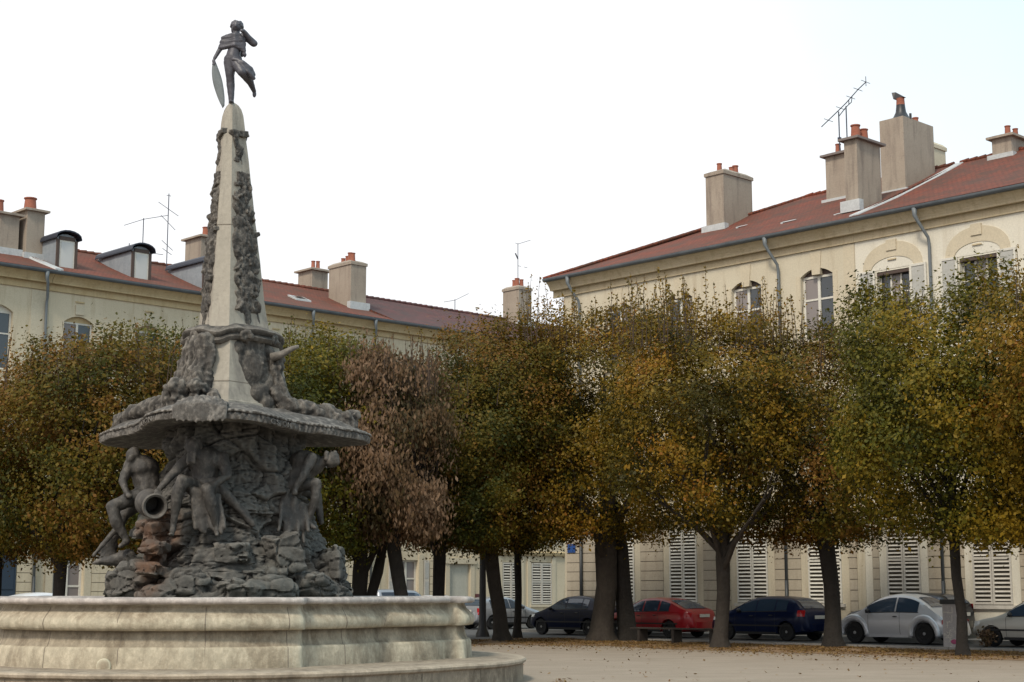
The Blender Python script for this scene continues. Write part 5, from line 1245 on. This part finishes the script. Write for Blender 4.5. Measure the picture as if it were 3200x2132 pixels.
    for sy in (-1, 1):
        MB().ell((xm-L/2, sy*(side_y(xm, bl(xm))+.09), bl(xm)+.07), (.06,.10,.07)).build('wing_mirror', M['blackplastic'], root, True)
        for x in seams[1:]: MB().ell((x-.16-L/2, sy*(side_y(x-.16, bl(x)-.12)+.012), bl(x)-.12), (.09,.018,.018)).build('door_handle', M['blackplastic'], root, True)
    mb = MB().box(L/2-.005-.0, L/2+.015, -.26, .26, .72, .83); mb.build('number_plate', M['white'], root)
    mb = MB().box(-L/2-.06, -L/2-.045, -.26, .26, .40, .51); mb.build('number_plate', M['white'], root)
    if rails:
        for sy in (-1, 1): MB().tube([(side[0][0]+.5-L/2, sy*hW*.56, interp(top, side[0][0]+.5)-.0), (side[0][0]+.6-L/2, sy*hW*.56, interp(top, side[0][0]+.6)+.05), (side[-1][1]-.3-L/2, sy*hW*.56, interp(top, side[-1][1]-.3)+.05), (side[-1][1]-.15-L/2, sy*hW*.56, interp(top, side[-1][1]-.15))], .018, 6).build('roof_rail', M['blackplastic'], root)
    return root

WR, CL = M['redlamp'], M['clearlamp']
silver = carpaint('silver_paint', (.60,.61,.64), .35); darkpaint = lambda n, c: simple(n, c, .30, 0, Coat_Weight=.12, Specular_IOR_Level=.18)
darkblue = darkpaint('dark_blue_paint', (.003,.006,.024)); navy = darkpaint('navy_paint', (.004,.009,.035))
red = carpaint('red_paint', (.30,.004,.010), 0); grey = carpaint('grey_paint', (.30,.31,.34), .5); white = carpaint('white_paint_car', (.66,.67,.70), .0); beige = carpaint('pale_beige_paint', (.50,.48,.43), .2); dark = carpaint('charcoal_paint', (.02,.022,.026), .3)
HT = [(0,.50),(.06,.70),(.35,.80),(.85,.92),(1.05,.99),(1.75,1.40),(2.2,1.455),(2.9,1.44),(3.35,1.36),(3.75,1.02),(3.92,.93),(3.98,.5)]
BE = [(0,.62),(1.0,.90),(2,.93),(3.9,.97)]
# rounded silver two-door
car('parked_car', 'silver rounded two-door car with domed roof and bulging wheel arches', -28.47, 43.86, 'A',
    [(0,.40),(.05,.62),(.30,.80),(.75,.95),(1.02,1.06),(1.40,1.35),(1.85,1.51),(2.3,1.55),(2.75,1.49),(3.15,1.30),(3.5,1.06),(3.85,.84),(4.03,.60),(4.08,.42)], [(0,.6),(1.1,.93),(2.2,.96),(3.1,.95),(4.08,.7)], 4.08, 1.60, silver,
    (.74,3.25), .33, side=[(1.18,2.22),(2.27,3.05)], screens=[('windscreen',.98,1.55,.96),('rear_window',2.9,3.4,.8)], fender=.17, trim=False, seams=(1.28,2.42),
    lights=[('tail_light',3.86,3.98,.62,.76,WR),('headlight',.10,.24,.58,.70,CL)])
# navy hatchback
car('parked_car', 'dark navy five-door hatchback between the bent trunk and the thick straight trunk', -33.65, 43.86, 'A',
    [(0,.48),(.05,.72),(.35,.82),(.95,.96),(1.75,1.40),(2.2,1.46),(2.95,1.45),(3.55,1.36),(3.86,1.02),(3.98,.9),(4.05,.5)], BE, 4.05, 1.70, navy,
    (.80,3.28), .30, side=[(1.28,2.02),(2.07,2.8),(2.85,3.3)], screens=[('windscreen',1.0,1.72,.95),('rear_window',3.52,3.84,.85)], seams=(1.2,2.05,2.85), trim=True, lights=[('tail_light',3.74,3.95,.80,1.0,WR),('headlight',.12,.4,.66,.76,CL)])
# red hatchback
car('parked_car', 'bright red hatchback with sloping tail behind the bench', -38.6, 43.86, 'A',
    [(0,.48),(.05,.70),(.35,.80),(1.0,.92),(1.72,1.34),(2.1,1.40),(2.75,1.39),(3.2,1.28),(3.9,.98),(4.15,.93),(4.22,.5)], [(0,.62),(1.1,.86),(2.4,.9),(4.2,.92)], 4.22, 1.69, red,
    (.80,3.26), .30, side=[(1.28,2.0),(2.06,2.72),(2.8,3.25)], screens=[('windscreen',1.02,1.68,.95),('rear_window',3.1,3.85,.86)], seams=(1.2,2.03,2.78), lights=[('tail_light',3.98,4.16,.72,.86,WR),('headlight',.12,.4,.62,.72,CL)])
# dark blue, left of the double trunk
car('parked_car', 'very dark blue hatchback with light alloy front wheel, leftmost car of the right-hand row', -42.6, 43.86, 'A',
    HT, BE, 4.0, 1.70, darkblue, (.78,3.25), .30, side=[(1.25,2.05),(2.1,2.85),(2.9,3.2)], screens=[('windscreen',1.04,1.74,.95),('rear_window',3.36,3.72,.85)], seams=(1.2,2.08,2.85), lights=[('tail_light',3.72,3.9,.78,.95,WR),('headlight',.12,.45,.66,.76,CL)], trim=True)
# pale car at the right edge
car('parked_car', 'pale beige older car cut off by the right edge of the picture', -23.75, 43.86, 'A',
    [(0,.50),(.05,.70),(.35,.80),(1.05,.90),(1.65,1.33),(2.0,1.40),(2.9,1.39),(3.3,1.30),(3.75,.96),(3.85,.9),(3.9,.5)], [(0,.6),(1.0,.86),(3.9,.92)], 3.9, 1.62, beige,
    (.74,3.12), .29, side=[(1.26,2.05),(2.1,2.95)], screens=[('windscreen',1.04,1.62,.94),('rear_window',3.28,3.7,.85)], seams=(1.22,2.2), dark_bumper=True, trim=True, lights=[('tail_light',3.68,3.84,.70,.88,WR),('headlight',.08,.34,.60,.74,CL)])
car('parked_car', 'charcoal estate on the pavement side, seen over the tail of the rounded silver car', -29.6, 45.95, 'A',
    [(0,.48),(.05,.70),(.4,.84),(1.1,.95),(1.75,1.38),(2.2,1.45),(3.6,1.43),(3.95,1.2),(4.1,.95),(4.18,.5)], BE, 4.18, 1.66, dark,
    (.80,3.3), .30, side=[(1.28,2.05),(2.1,2.85),(2.92,3.7)], screens=[('windscreen',1.1,1.72,.95),('rear_window',3.66,4.0,.88)], seams=(1.2,2.08,2.85), z=.12, lights=[('tail_light',3.95,4.1,.8,1.1,WR)])
# left-hand row
car('parked_car', 'silver-grey hatchback with red tail lamp behind the leaning tree', 48.6, 52.0, 'B',
    [(0,.48),(.05,.70),(.35,.80),(1.0,.92),(1.75,1.34),(2.15,1.40),(2.9,1.38),(3.4,1.28),(3.72,.96),(3.84,.86),(3.9,.5)], [(0,.6),(1.1,.86),(3.9,.9)], 3.9, 1.64, grey,
    (.76,3.14), .29, side=[(1.28,2.05),(2.1,2.75),(2.8,3.2)], screens=[('windscreen',1.04,1.70,.95),('rear_window',3.36,3.68,.86)], flip=True, seams=(1.2,2.08,2.8), lights=[('tail_light',3.66,3.86,.62,.90,WR),('headlight',.10,.4,.60,.72,CL)])
car('parked_car', 'blue-grey van-like car with square roof seen over the basin rim', 45.6, 55.2, 'B',
    [(0,.6),(.05,.85),(.5,.98),(.95,1.05),(1.25,1.62),(1.6,1.70),(3.3,1.72),(3.55,1.66),(3.62,1.1),(3.7,.6)], [(0,.7),(1.0,1.02),(3.7,1.05)], 3.7, 1.66, grey,
    (.74,2.95), .34, side=[(1.30,1.95),(2.0,2.6),(2.68,3.4)], screens=[('windscreen',.98,1.24,.95),('rear_window',3.56,3.62,.86)], flip=True, seams=(1.2,2.0), dark_bumper=True)
car('parked_car', 'small white car mostly hidden by the basin, right of the square-roofed car', 47.0, 54.0, 'B',
    HT, BE, 3.9, 1.64, white, (.78,3.15), .29, side=[(1.25,2.05),(2.1,2.85)], screens=[('windscreen',1.04,1.74,.95)], flip=True, seams=(1.2,2.08))
car('parked_car', 'white saloon with long sloping roof behind the basin on the left', 27.0, 51.6, 'B',
    [(0,.5),(.05,.74),(.4,.86),(1.15,.98),(1.95,1.47),(2.5,1.58),(3.2,1.56),(3.9,1.38),(4.4,1.1),(4.5,.6)], [(0,.64),(1.1,.98),(3.0,1.05),(4.5,1.08)], 4.5, 1.74, white,
    (.86,3.55), .32, side=[(1.5,2.3),(2.36,3.1),(3.16,3.7)], screens=[('windscreen',1.14,1.94,.95),('rear_window',3.7,4.3,.88)], flip=True, seams=(1.4,2.33,3.1), lights=[('tail_light',4.26,4.44,.8,1.0,WR)])

# ------------------------------------------------------------------ street furniture
def furniture():
    b = empty('bench', (5.3, 51.6, 0), RZA, 'long low dark bench between two tree trunks in front of the red car', 'bench')
    mb = MB()
    for i in range(3): mb.box(-1.9, 1.9, -.22+.155*i, -.08+.155*i, .42, .465)
    mb.build('seat', M['darkwood'], b)
    for x in (-1.55, -.1, 1.45): MB().box(x-.05,x+.05,-.2,.2,.0,.418).build('leg', M['darkwood'], b)
    p = empty('bollard', (3.86, 57.4, 0), RZA, 'dark post with a red round head in the gap of the double trunk', 'post')
    MB().lathe([(.10,0),(.10,.05),(.07,.08),(.065,.82),(.09,.84),(.09,.87)], 14).build('post', M['darkmetal'], p, True, 40)
    MB().lathe([(.10,.87),(.14,.92),(.15,1.02),(.13,1.12),(.05,1.17)], 16).build('red_head', simple('red_enamel', (.45,.01,.02), .35), p, True)
    p = empty('no_parking_sign', PB(47.6, 44.6, 0), 0, 'round sign with red ring on a thin grey pole, above the basin rim', 'road sign')
    MB().tube([(0,0,0),(0,0,2.95)], .035, 10).build('pole', M['pipe'], p, True)
    d = MB().lathe([(.02,-.012),(.32,-.012),(.33,0),(.32,.012),(.02,.012)], 32); Mx = Matrix.Translation((0,-.06,2.75)) @ Matrix.Rotation(rad(28),4,'Z') @ Matrix.Rotation(rad(90),4,'X')
    d.xf(Mx).build('disc', simple('sign_back_red', (.14,.018,.02), .4), p, True, 30)
    MB().lathe([(.02,.0125),(.235,.0125),(.235,.016),(.02,.016)], 28).xf(Mx).build('disc_field', simple('sign_grey_blue', (.22,.20,.21), .4), p)
    MB().obox((0,0,.02), (.24,.032,.003), (0,0,.8)).xf(Mx).build('disc_bar', simple('sign_red', (.35,.05,.03), .4), p)
    MB().lathe([(.10,.0165),(.14,.0165),(.14,.019),(.10,.019)], 20).xf(Mx).build('disc_mark', M['white'], p)
    p = empty('lamp_post', (-1.06, 58.6, 0), 0, 'slim dark post with a small square head and hanging plates beside the leaning tree', 'street lamp')
    MB().lathe([(.26,0),(.24,.12),(.16,.3),(.13,.6),(.115,2.4),(.115,3.25)], 16).build('post', M['darkmetal'], p, True, 40)
    MB().box(-.26,.26,-.2,.2,3.0,3.1).taper(-.2,.2,-.16,.16,3.105,3.5,.5).build('head', M['redbrown'], p); MB().box(.16,.42,-.03,.0,1.95,2.9).build('plate', M['pipe'], p)
    p = empty('utility_cabinet', PA(-25.75, 42.3, 0), RZA, 'pale grey cabinet with dark lid and white scribbles behind the slim right-hand trunk', 'cabinet')
    MB().box(-.24,.24,-.18,.18,.0,1.24).build('body', M['cab'], p); MB().box(-.29,.29,-.22,.22,1.243,1.38).build('lid', M['darkmetal'], p)
    r = random.Random(2); mb = MB()
    for i in range(9): x, z = r.uniform(-.14,.1), r.uniform(.55,1.1); mb.obox((x,-.183,z), (r.choice((.012,.09)), .002, r.choice((.09,.012))), (0,0,0))
    mb.build('scribble', M['white'], p)
    g = MB()
    for i in range(60): g.obox((max(-.2,min(.2,r.gauss(0,.1))),-.186-.00005*i,abs(r.gauss(.3,.14))), (r.uniform(.01,.05), .001, .008), (0,r.uniform(-1.5,1.5),0))
    g.build('poster_scraps', M['white'], p); MB().ell((.12,-.19,.16), (.11,.012,.07)).build('pink_sticker', simple('pink_paper', (.38,.07,.16), .6), p)
    bx = empty('litter_bush', PA(-24.95, 42.75, 0), 0, 'scrubby dry weeds beside the bumper of the pale beige car', 'plant')
    tw = MB()
    for i in range(26): a = r.uniform(0,6.28); tw.tube([(0,0,0),(.09*math.cos(a),.09*math.sin(a),.2),(.18*math.cos(a),.18*math.sin(a),r.uniform(.3,.5))], [.012,.01,.004], 4)
    tw.build('stems', M['twig'], bx); rg = np.random.default_rng(3); P = rg.normal(size=(260,3))*np.array([.11,.11,.12])+np.array([0,0,.28]); leaves_mesh('foliage', P, rg.normal(size=P.shape), .07+.04*rg.random(260), rg.random(260), M['leaf_brown'], bx)
M['darkwood'] = stone('dark_bench_wood', (.02,.016,.013), (.04,.03,.024), (.01,.008,.006), 4, .5, False); M['cab'] = stone('cabinet_paint', (.42,.39,.38), (.50,.47,.46), (.2,.18,.18), 3, .5, True, .1, .005)
furniture()

# ------------------------------------------------------------------ sky, sun, camera
SUN_EL, SUN_AZ = 48, -115      # azimuth of the sun direction measured in the XY plane (degrees)
w = bpy.data.worlds.new('World'); bpy.context.scene.world = w; w.use_nodes = True; nt = w.node_tree
bg = nt.nodes['Background']; sky = nt.nodes.new('ShaderNodeTexSky'); sky.sky_type = 'NISHITA'; sky.sun_disc = False
sky.sun_elevation = rad(SUN_EL); sky.sun_rotation = rad(90-SUN_AZ); sky.air_density = 1.0; sky.dust_density = 4.0; sky.ozone_density = 1.0
tc = nt.nodes.new('ShaderNodeTexCoord'); hs = nt.nodes.new('ShaderNodeHueSaturation'); hs.inputs['Saturation'].default_value = .22; nt.links.new(sky.outputs[0], hs.inputs['Color'])
# high thin cloud cover: pale veil, thinner towards the right-hand side
cn = N(nt, 'ShaderNodeTexNoise', Scale=1.6, Detail=5, Roughness=.6); nt.links.new(tc.outputs['Generated'], cn.inputs['Vector'])
veil = ramp(nt, cn.outputs['Fac'], [(.30, .62), (.60, .85)])
col = mix(nt, veil, hs.outputs[0], (11.9,12.0,12.2))
sx = nt.nodes.new('ShaderNodeSeparateXYZ'); nt.links.new(tc.outputs['Generated'], sx.inputs[0]); ma = N(nt, 'ShaderNodeMath', operation='MULTIPLY_ADD'); ma.inputs[1].default_value = 1.0; nt.links.new(sx.outputs[0], ma.inputs[0]); nt.links.new(sx.outputs[2], ma.inputs[2])
col = mix(nt, ramp(nt, ma.outputs[0], [(.42, 0), (.72, 1)]), col, (7.4,9.6,10.8)); nt.links.new(col, bg.inputs[0]); bg.inputs[1].default_value = .098
sun = bpy.data.lights.new('sun', 'SUN'); sun.energy = 2.5; sun.angle = rad(10); sun.color = (1,.91,.76); so = bpy.data.objects.new('sun', sun); C.objects.link(so)
d = Vector((math.cos(rad(SUN_EL))*math.cos(rad(SUN_AZ)), math.cos(rad(SUN_EL))*math.sin(rad(SUN_AZ)), math.sin(rad(SUN_EL)))); so.rotation_euler = d.to_track_quat('Z', 'Y').to_euler()
cam = bpy.data.cameras.new('camera'); cam.lens = 56.25; cam.sensor_width = 36; cam.clip_end = 2000; cam.clip_start = .1
co = bpy.data.objects.new('camera', cam); C.objects.link(co); co.location = (0, 0, 1.6); co.rotation_euler = (rad(90)+math.atan(784/5000), 0, 0); bpy.context.scene.camera = co
vs = bpy.context.scene.view_settings; vs.view_transform = 'Standard'; vs.look = 'None'; vs.gamma = 1; vs.exposure = .08; vs.use_curve_mapping = False
